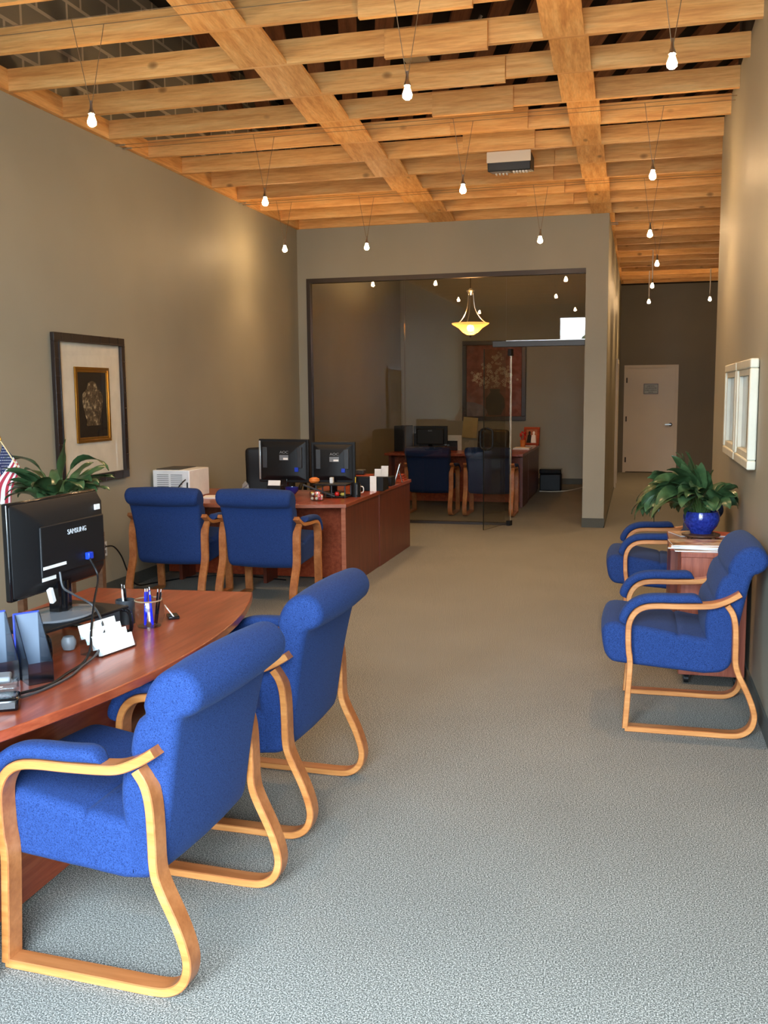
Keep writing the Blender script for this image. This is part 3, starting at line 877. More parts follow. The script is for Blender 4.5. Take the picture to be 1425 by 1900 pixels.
# file holders
def holder(x, y, rz, label):
    t = thing('magazine_holder', label, 'file holder', (x, y, DZ), rz, 'blue-edged acrylic file holders')
    w, d = 0.038, 0.12                      # half width along y, depth along x
    side = [(-d / 2, 0), (d / 2, 0), (d / 2, 0.068), (-d / 2 + 0.012, 0.205), (-d / 2, 0.205)]
    for s in (-1, 1):
        b = new(); prism(b, side, s * w - 0.0015, s * w + 0.0015, 'XZ'); obj('side_panel', b, 'smoke_acrylic', t, smooth=False)
    bx('front_panel', 'smoke_acrylic', d / 2 - 0.003, d / 2, -w, w, 0, 0.068, t)
    b = new(); box(b, -d / 2 - 0.003, -d / 2, -w - 0.002, w + 0.002, 0.0, 0.203); obj('back_panel', b, 'frost', t)
    b = new(); box(b, -d / 2 - 0.003, -d / 2 + 0.001, -w - 0.002, w + 0.002, 0.203, 0.208); obj('top_edge', b, 'blue_acrylic', t)
    b = new(); box(b, -d / 2 - 0.003, -d / 2 + 0.006, -w - 0.004, -w - 0.0016, 0.05, 0.206); obj('side_edge', b, 'blue_acrylic', t)
    bx('base', 'smoke_acrylic', -d / 2, d / 2, -w, w, 0.0, 0.003, t)
    return t
holder(-1.835, 2.62, R(-38), 'blue-edged smoked file holder beside the monitor riser on the near desk')
holder(-1.945, 2.60, R(-38), 'blue-edged smoked file holder at the frame edge, behind the clear dispenser')
# clear dispenser at the near end
t = thing('clear_dispenser', 'clear and black plastic dispenser at the near end of the bow-front desk', 'dispenser', (-1.775, 2.335, DZ), R(30))
b = new(); box(b, -0.07, 0.07, -0.045, 0.045, 0.0, 0.038); obj('base', b, 'black_gloss', t, bevel=0.010, seg=3)
b = new(); box(b, -0.066, 0.066, -0.042, 0.042, 0.038, 0.082); obj('clear_cover', b, 'clear', t, bevel=0.008, seg=2)
b = new(); box(b, -0.05, 0.05, -0.032, 0.032, 0.083, 0.10); obj('lid', b, 'grey_plastic', t, bevel=0.006)

# business card rack
t = thing('card_rack', 'clear stepped rack of white business cards on the near desk', 'card holder', (-1.785, 2.985, DZ), R(-12))
t.scale = (0.86, 0.74, 0.84)
b = new()
prism(b, [(-0.06, 0), (0.055, 0), (0.055, 0.02), (-0.06, 0.085)], -0.118, -0.115, 'XZ'); prism(b, [(-0.06, 0), (0.055, 0), (0.055, 0.02), (-0.06, 0.085)], 0.115, 0.118, 'XZ')
box(b, -0.06, 0.055, -0.115, 0.115, 0.0, 0.003)
obj('tray', b, 'clear', t, smooth=False)
for i in range(4):
    for j in range(2):
        x0 = 0.042 - i * 0.030; z0 = 0.006 + i * 0.020
        mt = Matrix.Translation((x0, 0, z0)) @ Matrix.Rotation(R(-16), 4, 'Y')
        b = new(); box(b, -0.009, 0.009, -0.112 + j * 0.114, -0.002 + j * 0.114, 0, 0.058, mat=mt); obj('card_stack', b, 'paper', t, smooth=False)

# glass pen cup and mesh cup with pens
t = thing('pen_cup', 'clear round glass cup of blue and black pens on the near desk', 'pen holder', (-1.822, 3.345, DZ), 0)
b = new(); lathe(b, [(0.030, 0.0), (0.048, 0.008), (0.060, 0.04), (0.060, 0.075), (0.052, 0.105)], 24, cap=False); obj('glass_bowl', b, 'clear', t)
b = new(); lathe(b, [(0.0, 0.001), (0.045, 0.001), (0.045, 0.006), (0.0, 0.006)], 20); obj('base', b, 'clear', t)
b = new(); tube(b, [(0.052 * math.cos(a), 0.052 * math.sin(a), 0.106) for a in [2 * math.pi * i / 24 for i in range(25)]], 0.003, 6); obj('rim', b, 'pale_edge', t)
rg = random.Random(3)
GP = 'pens in the cups on the near desk'
def pen(x, y, z, az, lean, l, mat, label):
    b = new(); d = Vector((math.cos(az) * math.sin(lean), math.sin(az) * math.sin(lean), math.cos(lean)))
    p0 = Vector((0, 0, 0)); tube(b, [p0, d * l * 0.92, d * l], 0.0042, 7, r_end=0.003)
    o = obj('pen', b, mat, loc=(x, y, z)); tag(o, label, 'pen', GP)
    b = new(); tube(b, [d * l, d * (l + 0.012)], 0.0022, 6); obj('clicker', b, 'silver', o)
    b = new(); tube(b, [d * l * 0.7 + Vector((0.005, 0, 0)), d * l * 0.98 + Vector((0.005, 0, 0))], 0.0012, 5); obj('clip', b, 'silver', o)
for i, (dx, dy, mt, l) in enumerate([(-0.02, 0.01, 'blue_gel', 0.125), (0.0, 0.02, 'blue_gel', 0.13), (0.015, 0.0, 'blue_gel', 0.12), (0.02, 0.02, 'black_gloss', 0.128), (-0.01, -0.015, 'blue_gel', 0.13), (0.01, 0.03, 'black_gloss', 0.125)]):
    pen(-1.822 + dx, 3.345 + dy, DZ + 0.008, rg.uniform(0, 6.28), rg.uniform(0.05, 0.2), l, mt, 'blue or black pen standing in the round glass cup')
t = thing('mesh_cup', 'black wire mesh pencil cup beside the glass pen cup', 'pen holder', (-1.94, 3.375, DZ), 0)
b = new(); lathe(b, [(0.036, 0.0), (0.038, 0.095), (0.035, 0.095), (0.033, 0.004), (0.0, 0.004)], 20); obj('body', b, 'charcoal_plastic', t)
for i in range(3):
    pen(-1.94 + rg.uniform(-0.015, 0.015), 3.375 + rg.uniform(-0.015, 0.015), DZ + 0.008, rg.uniform(0, 6.28), rg.uniform(0.05, 0.18), 0.135, ('black_gloss', 'black_gloss', 'white_plastic')[i], 'pen standing in the black mesh cup')
# small white and black card stand beside the cup
t = thing('card_stand', 'small tilted white card in a black foot beside the pen cup', 'card holder', (-1.80, 3.50, DZ), R(35))
b = new(); box(b, -0.022, 0.022, -0.035, 0.035, 0.0, 0.012); obj('foot', b, 'black_gloss', t, bevel=0.003)
mt = Matrix.Translation((0.0, 0, 0.010)) @ Matrix.Rotation(R(-35), 4, 'Y')
b = new(); box(b, -0.002, 0.002, -0.032, 0.032, 0, 0.048, mat=mt); obj('card', b, 'paper', t, smooth=False)

# ------------------------------------------------------------------ peace lilies
def leaf(bm, base, az, e0, e1, length, width, petiole=0.45, fold=0.35, twist=0.0, mi_leaf=0, mi_stem=1):
    n = 16
    p = Vector(base); pts = []; dirs = []
    for i in range(n + 1):
        u = i / n
        e = e0 + (e1 - e0) * (u ** 1.6)
        d = Vector((math.cos(az) * math.cos(e), math.sin(az) * math.cos(e), math.sin(e)))
        pts.append(p.copy()); dirs.append(d); p = p + d * (length / n)
    ib = int(n * petiole)
    tube(bm, pts[:ib + 2], 0.0035, 5, mi_stem, 0.002)
    rows = []
    for i in range(ib, n + 1):
        u = (i - ib) / (n - ib)
        w = width * 2.7 * max(u, 0.01) ** 0.6 * max(0.0, 1 - u) ** 0.9 + 0.0008
        side = dirs[i].cross(Vector((0, 0, 1)))
        if side.length < 1e-3: side = Vector((-math.sin(az), math.cos(az), 0))
        side.normalize(); nn = side.cross(dirs[i]).normalized()
        side = side * math.cos(twist) + nn * math.sin(twist); nn = side.cross(dirs[i]).normalized()
        row = []
        for k, s in enumerate((-1, -0.5, 0, 0.5, 1)):
            wav = 0.006 * math.sin(u * 9 + k)
            row.append(bm.verts.new(pts[i] + side * (s * w) + nn * (abs(s) * w * fold + wav * abs(s))))
        rows.append(row)
    for A, B in zip(rows, rows[1:]):
        for k in range(4):
            f = bm.faces.new((A[k], A[k + 1], B[k + 1], B[k])); f.material_index = mi_leaf
# lily on the right
pt = thing('potted_lily', 'bushy peace lily in a cobalt blue pot on the right side table', 'plant', (0.385, 6.08, 0.7455))
b = new(); lathe(b, [(0.0, 0.0), (0.062, 0.0), (0.066, 0.012), (0.092, 0.045), (0.106, 0.08), (0.105, 0.108), (0.097, 0.128), (0.098, 0.133), (0.090, 0.134), (0.088, 0.118), (0.0, 0.116)], 32); obj('pot', b, 'cobalt', pt)
b = new(); lathe(b, [(0.0, 0.120), (0.086, 0.119)], 20, cap=False); obj('soil', b, 'soil', pt)
b = new(); rg = random.Random(21)
L_SPEC = []
for i in range(125):
    az = rg.uniform(0, 2 * math.pi)
    toward_wall = math.cos(az) > 0.25
    if toward_wall and rg.random() < 0.55: az = math.pi - az
    toward_wall = math.cos(az) > 0.1
    tier = rg.random()
    if tier < 0.24: e0, e1, l = R(rg.uniform(72, 88)), R(rg.uniform(30, 80)), rg.uniform(0.32, 0.44)
    elif tier < 0.58: e0, e1, l = R(rg.uniform(55, 75)), R(rg.uniform(-55, -5)), rg.uniform(0.36, 0.48)
    else: e0, e1, l = R(rg.uniform(38, 62)), R(rg.uniform(-115, -70)), rg.uniform(0.36, 0.50)
    if toward_wall: l *= 0.66; e1 = max(e1, R(-75)); e0 = max(e0, R(60))
    if abs(math.sin(az)) > 0.8: l *= 0.8
    rr = rg.uniform(0.0, 0.06)
    leaf(b, (rr * math.cos(az), rr * math.sin(az), 0.115), az, e0, e1, l, rg.uniform(0.034, 0.050), rg.uniform(0.40, 0.52), rg.uniform(0.05, 0.22), rg.uniform(-0.9, 0.9))
# keep blades clear of the wall
for v_ in b.verts:
    lim = XR - 0.385 - 0.012
    if v_.co.x > lim - 0.06: v_.co.x = lim - 0.06 + 0.06 * math.tanh((v_.co.x - lim + 0.06) / 0.06) * 0.95
    if v_.co.z < 0.0 and v_.co.x > -0.20: v_.co.z = 0.0 + 0.2 * v_.co.z
obj('foliage', b, None, pt, mats=['leaf', 'stem'], angle=80)
ws_ = thing('pot_stand', 'carved brown wooden stand under the blue pot', 'stand', (0.385, 6.08, 0.7002))
b = new(); lathe(b, [(0.0, 0.045), (0.098, 0.045), (0.112, 0.040), (0.112, 0.032), (0.095, 0.026), (0.0, 0.026)], 28); obj('disc', b, 'brown_wood', ws_)
for k in range(4):
    a = math.pi / 4 + k * math.pi / 2
    b = new(); tube(b, spline([(0.075 * math.cos(a), 0.075 * math.sin(a), 0.03), (0.098 * math.cos(a), 0.098 * math.sin(a), 0.018), (0.088 * math.cos(a), 0.088 * math.sin(a), 0.006)], 4), 0.011, 8); obj('foot', b, 'brown_wood', ws_)
# lily on the left, behind the big monitor
ps = thing('plant_stand', 'plain dark stand behind the near monitor carrying the left lily', 'stand', (-3.02, 4.6, 0))
bx('top', 'brown_wood', -0.17, 0.17, -0.17, 0.17, 0.82, 0.85, ps, 0.004)
for sx in (-1, 1):
    for sy in (-1, 1): bx('leg', 'brown_wood', sx * 0.15 - 0.018, sx * 0.15 + 0.018, sy * 0.15 - 0.018, sy * 0.15 + 0.018, 0, 0.82, ps)
pt = thing('potted_lily', 'peace lily behind the near monitor, before the framed jar picture', 'plant', (-3.02, 4.6, 0.85))
b = new(); lathe(b, [(0.0, 0.0), (0.085, 0.0), (0.115, 0.14), (0.122, 0.14), (0.122, 0.16), (0.110, 0.16), (0.108, 0.145), (0.0, 0.145)], 28); obj('pot', b, 'terracotta', pt)
b = new(); lathe(b, [(0.0, 0.147), (0.105, 0.146)], 20, cap=False); obj('soil', b, 'soil', pt)
b = new(); rg = random.Random(5)
# the leaves that stand clear in the photograph: an upright one, an arching one to each side
leaf(b, (0.02, 0, 0.15), R(35), R(88), R(78), 0.37, 0.040, 0.42, 0.2, 0.5)
leaf(b, (0.03, 0, 0.15), R(-4), R(88), R(-70), 0.50, 0.036, 0.46, 0.2, 0.3)
leaf(b, (-0.03, 0, 0.15), R(186), R(84), R(-45), 0.46, 0.046, 0.44, 0.25, -0.3)
for i in range(48):
    az = rg.uniform(0, 2 * math.pi)
    e0, e1, l = R(rg.uniform(48, 82)), R(rg.uniform(-75, 10)), rg.uniform(0.20, 0.33)
    leaf(b, (0.05 * math.cos(az), 0.05 * math.sin(az), 0.148), az, e0, e1, l, rg.uniform(0.032, 0.048), 0.4, rg.uniform(0.15, 0.4), rg.uniform(-0.5, 0.5))
obj('foliage', b, None, pt, mats=['leaf', 'stem'], angle=80)

# flag on a stick, standing in the lily's pot
M['flag_red'] = plain('flag_red', srgb(176, 40, 60), 0.75); M['flag_white'] = plain('flag_white', srgb(238, 232, 232), 0.75); M['flag_blue'] = plain('flag_blue', srgb(36, 44, 84), 0.75)
M['pale_wood'] = plain('pale_stick', srgb(220, 198, 150), 0.5)
fl_ = thing('desk_flag', 'small striped American flag on a stick leaning over the left lily', 'flag', (-3.045, 4.52, 1.0))
tip = Vector((-0.27, 0.02, 0.36)); foot = Vector((0.0, 0.0, 0.0))
b = new(); tube(b, [foot - tip * 0.05, tip], 0.004, 8, r_end=0.003); obj('stick', b, 'pale_wood', fl_)
b = new(); lathe(b, [(0, 0), (0.004, 0.002), (0.006, 0.010), (0.003, 0.018), (0, 0.03)], 10, tuple(tip)); obj('finial', b, 'gold', fl_)
# cloth: hoist along the upper stick, fly drooping down and to the left
ax = (tip - foot).normalized(); Hh = 0.165; A0 = tip * 0.96; NX = 26; NS = 13; SUBS = 2
def cloth(u, w):
    # u along the fly 0..1, w down the hoist 0..1
    p = A0 - ax * (w * Hh)
    fall = Vector((-0.085 * u - 0.05 * u * (1 - w) , 0.018 * math.sin(u * 6 + w * 2), -0.235 * u))
    fall.x += 0.05 * (1 - w) * u * 0.0 + 0.016 * math.sin(w * 7.0 + u * 2) * u
    # droop gathers the lower edge under the hoist
    p2 = p + fall
    p2.x += -0.02 * u * u
    p2.y += 0.02 * math.sin(w * 9.0) * u
    return p2
b = new(); grid = [[b.verts.new(cloth(i / NX, j / (NS * SUBS))) for j in range(NS * SUBS + 1)] for i in range(NX + 1)]
for i in range(NX):
    for j in range(NS * SUBS):
        f = b.faces.new((grid[i][j], grid[i + 1][j], grid[i + 1][j + 1], grid[i][j + 1]))
        s = j // SUBS
        f.material_index = 2 if (s < 7 and i < NX * 0.4) else (0 if s % 2 == 0 else 1)
def star(uc, wc, r):
    for sd in (-1, 1):
        c = cloth(uc, wc); du = (cloth(uc + 0.01, wc) - c) / 0.01; dw = (cloth(uc, wc + 0.01) - c) / 0.01
        nn = du.cross(dw).normalized(); e1 = dw.normalized(); e2 = nn.cross(e1)
        vs = []
        for k in range(10):
            rr = r if k % 2 == 0 else r * 0.42
            a = math.pi * k / 5
            vs.append(b.verts.new(c + nn * 0.0012 * sd + (e1 * -math.cos(a) + e2 * math.sin(a)) * rr))
        cv = b.verts.new(c + nn * 0.0012 * sd)
        for k in range(10):
            f = b.faces.new((cv, vs[k], vs[(k + 1) % 10])); f.material_index = 1
for row in range(9):
    for k in range(6 if row % 2 == 0 else 5):
        star(0.4 * (k + (0.5 if row % 2 == 0 else 1.0)) / 6, 0.538 * (row + 0.7) / 9.4, 0.0036)
obj('cloth', b, None, fl_, mats=['flag_red', 'flag_white', 'flag_blue'], smooth=False)

# ------------------------------------------------------------------ left wall: framed jar picture, outlet, cord
fp = thing('framed_picture', 'tall dark-framed picture of a jar with wide cream mat on the left wall', 'picture', (XL + 0.004, 6.75, 1.492))
def rect_frame(bm, y0, y1, z0, z1, w, d0, d1, mi=0):
    for a in ((y0, y1, z1 - w, z1), (y0, y1, z0, z0 + w), (y0, y0 + w, z0 + w, z1 - w), (y1 - w, y1, z0 + w, z1 - w)):
        box(bm, d0, d1, a[0], a[1], a[2], a[3], mi)
b = new(); rect_frame(b, -0.50, 0.50, -0.565, 0.565, 0.062, 0, 0.032)
for s in (-1, 1):
    for i in range(9):
        z = -0.50 + i * 0.125; box(b, 0.03, 0.036, s * 0.469 - 0.031, s * 0.469 + 0.031, z - 0.004, z + 0.004)
    for i in range(7):
        y = -0.40 + i * 0.133; box(b, 0.03, 0.036, y - 0.004, y + 0.004, s * 0.534 - 0.031, s * 0.534 + 0.031)
obj('frame', b, 'frame_dark', fp, bevel=0.003)
b = new(); rect_frame(b, -0.446, 0.446, -0.511, 0.511, 0.010, 0.020, 0.040); obj('inner_bead', b, 'frame_dark', fp, bevel=0.002)
bx('mat_board', 'mat_board', 0.004, 0.010, -0.44, 0.44, -0.505, 0.505, fp)
yc = 0.01; zc = 0.035
b = new(); rect_frame(b, yc - 0.243, yc + 0.243, zc - 0.288, zc + 0.288, 0.020, 0.010, 0.024); rect_frame(b, yc - 0.225, yc + 0.225, zc - 0.270, zc + 0.270, 0.022, 0.010, 0.018); obj('gilt_fillet', b, 'gold', fp, bevel=0.002)
bx('black_ground', 'ink_black', 0.010, 0.013, yc - 0.21, yc + 0.21, zc - 0.255, zc + 0.255, fp)
m, nt, bb = new_mat('embroidered_jar')
n = noise_tex(nt, coords(nt), 26, 4, 0.7)
nt.links.new(ramp(nt, n, [(0.40, srgb(52, 42, 30)), (0.54, srgb(96, 82, 60)), (0.66, srgb(190, 176, 144))]), bb.inputs['Base Color'])
bb.inputs['Roughness'].default_value = 0.7; M['jar'] = m
jar = [(0.0, -0.16), (0.09, -0.16), (0.10, -0.15), (0.085, -0.13), (0.11, -0.08), (0.14, 0.0), (0.148, 0.06), (0.13, 0.095), (0.10, 0.105), (0.10, 0.115), (0.075, 0.118), (0.075, 0.135), (0.06, 0.165), (0.02, 0.18), (0, 0.182)]
b = new(); prism(b, [(yc + y, zc + z) for y, z in jar] + [(yc - y, zc + z) for y, z in jar[::-1][1:-1]], 0.0132, 0.0142, 'YZ')
box(b, 0.0142, 0.0150, yc - 0.10, yc + 0.10, zc + 0.106, zc + 0.111); box(b, 0.0142, 0.0150, yc - 0.08, yc + 0.08, zc + 0.126, zc + 0.130)
obj('jar_motif', b, 'jar', fp, smooth=False)
b = new(); vs = [b.verts.new((0.027, y, z)) for y, z in ((-0.438, -0.503), (0.438, -0.503), (0.438, 0.503), (-0.438, 0.503))]; b.faces.new(vs); obj('glazing', b, 'pic_glass', fp, smooth=False)
ol = thing('wall_outlet', 'white wall outlet low on the left wall', 'outlet', (XL, 6.86, 0.378))
bx('plate', 'white_plastic', 0.0, 0.006, -0.036, 0.036, -0.058, 0.058, ol, 0.002)
bx('socket', 'grey_plastic', 0.006, 0.009, -0.016, 0.016, 0.008, 0.036, ol, 0.002); bx('socket', 'grey_plastic', 0.006, 0.009, -0.016, 0.016, -0.036, -0.008, ol, 0.002)
b = new(); tube(b, spline([(XL + 0.012, 6.86, 0.40), (XL + 0.05, 6.92, 0.39), (XL + 0.07, 7.0, 0.30), (XL + 0.08, 7.08, 0.15), (XL + 0.10, 7.18, 0.03), (XL + 0.16, 7.4, 0.008), (XL + 0.4, 7.75, 0.008), (-3.3, 7.82, 0.008), (-2.9, 7.74, 0.008)], 6), 0.006, 6)
tag(obj('power_cord', b, 'black_plastic'), 'black cord from the left wall outlet along the carpet under the far desk', 'cord')

# ------------------------------------------------------------------ right wall pictures
def small_picture(yc, label):
    t = thing('framed_picture', label, 'picture', (XR - 0.003, yc, 1.470), 0, 'silvery framed pictures on the right wall')
    hy, hz = 0.372, 0.292
    b = new()
    for a in ((-hy, hy, hz - 0.05, hz), (-hy, hy, -hz, -hz + 0.05), (-hy, -hy + 0.05, -hz + 0.05, hz - 0.05), (hy - 0.05, hy, -hz + 0.05, hz - 0.05)):
        box(b, -0.045, 0, *a)
    obj('frame', b, 'frame_white', t, bevel=0.008, seg=3)
    b = new()
    for a in ((-hy + 0.05, hy - 0.05, hz - 0.085, hz - 0.05), (-hy + 0.05, hy - 0.05, -hz + 0.05, -hz + 0.085), (-hy + 0.05, -hy + 0.085, -hz + 0.085, hz - 0.085), (hy - 0.085, hy - 0.05, -hz + 0.085, hz - 0.085)):
        box(b, -0.034, -0.004, *a)
    obj('inner_moulding', b, 'frame_white', t, bevel=0.003)
    bx('picture', 'frame_inner', -0.012, -0.004, -hy + 0.085, hy - 0.085, -hz + 0.085, hz - 0.085, t)
    b = new(); vs = [b.verts.new((-0.0125, y, z)) for y, z in ((-hy + 0.085, -hz + 0.085), (hy - 0.085, -hz + 0.085), (hy - 0.085, hz - 0.085), (-hy + 0.085, hz - 0.085))]; b.faces.new(vs); obj('glazing', b, 'pic_glass', t, smooth=False)
small_picture(5.795, 'silvery white framed picture on the right wall, over the side chair')
small_picture(6.59, 'silvery white framed picture on the right wall, farther along, above the lily')

# ------------------------------------------------------------------ side tables and papers on the right
pd = thing('file_pedestal', 'reddish file pedestal on casters behind the right profile chair', 'cabinet')
bx('body', 'table_wood', 0.245, XR - 0.022, 5.405, 5.80, 0.055, 0.705, pd, 0.003)
bx('top', 'table_wood', 0.243, XR - 0.020, 5.400, 5.805, 0.705, 0.73, pd, 0.003)
for x in (0.29, 0.55):
    for y in (5.45, 5.75):
        b = new(); tube(b, [(x - 0.012, y, 0.024), (x + 0.012, y, 0.024)], 0.024, 12); box(b, x - 0.016, x + 0.016, y - 0.01, y + 0.01, 0.024, 0.056); obj('caster', b, 'black_plastic', pd)
tb = thing('side_table', 'dark cherry side table against the right wall carrying the blue plant pot', 'table')
bx('top', 'cherry', 0.200, XR - 0.020, 5.81, 6.46, 0.675, 0.700, tb, 0.003)
bx('side_panel', 'cherry_z_shaded', 0.205, XR - 0.022, 5.815, 5.84, 0.0, 0.675, tb)
bx('side_panel', 'cherry_z_shaded', 0.205, XR - 0.022, 6.43, 6.455, 0.0, 0.675, tb)
bx('front_panel', 'cherry_z_shaded', 0.207, 0.225, 5.84, 6.43, 0.03, 0.675, tb)
m, nt, bb = new_mat('magazine_cover')
n = noise_tex(nt, coords(nt), 9, 3)
nt.links.new(ramp(nt, n, [(0.34, srgb(96, 78, 66)), (0.46, srgb(180, 134, 92)), (0.58, srgb(206, 186, 160)), (0.7, srgb(120, 108, 104))]), bb.inputs['Base Color']); bb.inputs['Roughness'].default_value = 0.3; M['cover_a'] = m
M['cover_red'] = plain('red_cover', srgb(206, 92, 72), 0.35); M['cover_tan'] = plain('tan_cover', srgb(190, 140, 96), 0.35, var=0.3)
def magazine(x, y, z, rz, lx, ly, th, cov, label):
    t = thing('magazine', label, 'magazine', (x, y, z), rz, 'magazines on the side tables')
    b = new(); box(b, -lx / 2, lx / 2, -ly / 2, ly / 2, 0.0, th - 0.001); obj('pages', b, 'paper', t, smooth=False)
    b = new(); box(b, -lx / 2 - 0.001, lx / 2 + 0.001, -ly / 2 - 0.001, ly / 2 + 0.001, th - 0.001, th); obj('cover', b, cov, t, smooth=False)
rg = random.Random(8); z = 0.731
for i in range(5):
    th = rg.uniform(0.006, 0.010)
    magazine(0.37 + rg.uniform(-0.02, 0.005), 5.555 + rg.uniform(-0.015, 0.015), z, R(rg.uniform(-12, 8)), 0.33, 0.22, th, 'cover_a' if i == 4 else 'cover_tan',
             'photo-covered magazine on top of the fanned stack on the file pedestal' if i == 4 else f'white-edged magazine under the photo-covered one, {("bottom", "second", "third", "fourth")[i]} of the stack'); z += th + 0.0004
magazine(0.315, 6.33, 0.7005, R(20), 0.16, 0.20, 0.006, 'cover_tan', 'tan magazine on the side table behind the left of the pot')
magazine(0.515, 6.34, 0.7005, R(-15), 0.12, 0.17, 0.007, 'cover_red', 'red-covered magazine on the side table between pot and wall')

# ------------------------------------------------------------------ the far L-shaped desk
fd = thing('l_shaped_desk', 'large cherry L-shaped desk before the office glass with two monitors', 'desk')
top = [(-4.095, 8.55), (-4.095, 7.47)] + bow((-4.0, 7.42), (-3.2, 7.335), (-2.281, 7.513), 16) + [(-2.268, 9.82), (-2.92, 9.82), (-2.92, 8.55)]
b = new(); prism(b, top, DZ - 0.032, DZ, 'XY', 0); obj('desktop', b, 'cherry', fd, bevel=0.003)
b = new()
E = bow((-4.0, 7.42), (-3.2, 7.335), (-2.281, 7.513), 16)
for i in range(len(E) - 1):
    (xa, ya), (xb, yb) = E[i], E[i + 1]
    vs = [b.verts.new((xa, ya - 0.003, DZ - 0.030)), b.verts.new((xb, yb - 0.003, DZ - 0.030)), b.verts.new((xb, yb - 0.003, DZ - 0.003)), b.verts.new((xa, ya - 0.003, DZ - 0.003)),
          b.verts.new((xa, ya + 0.004, DZ - 0.030)), b.verts.new((xb, yb + 0.004, DZ - 0.030)), b.verts.new((xb, yb + 0.004, DZ - 0.003)), b.verts.new((xa, ya + 0.004, DZ - 0.003))]
    for f in ((0, 1, 2, 3), (7, 6, 5, 4), (0, 4, 5, 1), (2, 6, 7, 3), (1, 5, 6, 2), (0, 3, 7, 4)): b.faces.new([vs[k] for k in f])
obj('edge_band', b, 'cherry_edge', fd, smooth=False)
bx('modesty_panel', 'cherry', -4.06, -2.33, 7.86, 7.885, 0.02, DZ - 0.032, fd)
for x in (-3.83, -3.05): bx('support_fin', 'cherry_z_shaded', x, x + 0.03, 7.60, 7.86, 0.0, DZ - 0.032, fd)
b = new(); box(b, -2.325, -2.29, 7.525, 8.58, 0.0, DZ - 0.032); obj('end_panel', b, 'cherry_z_shaded', fd, smooth=False)
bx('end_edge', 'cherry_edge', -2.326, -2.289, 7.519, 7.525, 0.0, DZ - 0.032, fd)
b = new(); box(b, -2.320, -2.283, 8.584, 9.81, 0.0, DZ - 0.032); obj('return_panel', b, 'cherry_z_shaded', fd, smooth=False)
b = new(); box(b, -2.91, -2.32, 9.78, 9.81, 0.0, DZ - 0.032); obj('return_end', b, 'cherry_z_shaded', fd, smooth=False)

def monitor(x, y, rz, w, h, label, tilt=0):
    t = thing('monitor', label, 'monitor', (x, y, DZ), rz, 'black monitors on the far desk')
    z0 = 0.09
    b = new(); box(b, -w / 2, w / 2, 0.0, 0.03, z0, z0 + h); obj('screen_bezel', b, 'black_plastic', t, bevel=0.006)
    b = new(); box(b, -w / 2 + 0.02, w / 2 - 0.02, 0.030, 0.0312, z0 + 0.03, z0 + h - 0.02); obj('screen', b, 'screen', t)
    b = new()
    vs = [b.verts.new((x_, 0.0, z_)) for x_, z_ in ((-w / 2 + 0.02, z0 + 0.02), (w / 2 - 0.02, z0 + 0.02), (w / 2 - 0.02, z0 + h - 0.02), (-w / 2 + 0.02, z0 + h - 0.02))]
    vt = [b.verts.new((x_, -0.035, z_)) for x_, z_ in ((-w / 2 + 0.09, z0 + 0.06), (w / 2 - 0.09, z0 + 0.06), (w / 2 - 0.09, z0 + h - 0.07), (-w / 2 + 0.09, z0 + h - 0.07))]
    b.faces.new(vs); b.faces.new(vt[::-1])
    for i in range(4): b.faces.new((vs[i], vs[(i + 1) % 4], vt[(i + 1) % 4], vt[i]))
    rsh = obj('rear_shell', b, 'black_plastic', t, bevel=0.006)
    for s in (-1, 1):
        b = new(); box(b, s * (w / 2 - 0.075) - 0.022, s * (w / 2 - 0.075) + 0.022, -0.040, -0.006, z0 + h * 0.34, z0 + h * 0.82); obj('speaker_strip', b, 'charcoal_plastic', rsh, bevel=0.004)
    text_obj('lettering', 'AOC', 0.034, 'logo_grey', rsh, (0.02, -0.0362, z0 + h * 0.70), (R(90), 0, 0), sx=1.15)
    bx('rating_label', 'grey_plastic', -0.025, 0.062, -0.0368, -0.035, z0 + h * 0.52, z0 + h * 0.64, rsh)
    bx('barcode_label', 'paper', 0.012, 0.058, -0.0375, -0.0368, z0 + h * 0.53, z0 + h * 0.575, rsh)
    bx('video_plug', 'blue_plug', w / 2 - 0.12, w / 2 - 0.085, -0.05, -0.02, z0 + h * 0.26, z0 + h * 0.36, rsh, 0.003)
    b = new(); box(b, -0.035, 0.035, -0.01, 0.015, 0.01, 0.16); obj('stand_neck', b, 'black_gloss', t, bevel=0.004)
    b = new(); lathe(b, [(0, 0), (0.11, 0), (0.11, 0.008), (0.04, 0.016), (0, 0.016)], 28); obj('stand_base', b, 'black_gloss', t)
    return t
m1 = monitor(-3.115, 8.32, R(-3), 0.49, 0.395, 'black monitor seen from behind on the far desk, beside the black office chair')
b = new(); box(b, -0.243, -0.225, -0.006, 0.0, 0.115, 0.47); obj('silver_side', b, 'silver', m1, bevel=0.003)
monitor(-2.655, 8.36, R(4), 0.41, 0.37, 'slightly lower black monitor on the far desk, against the office glass')
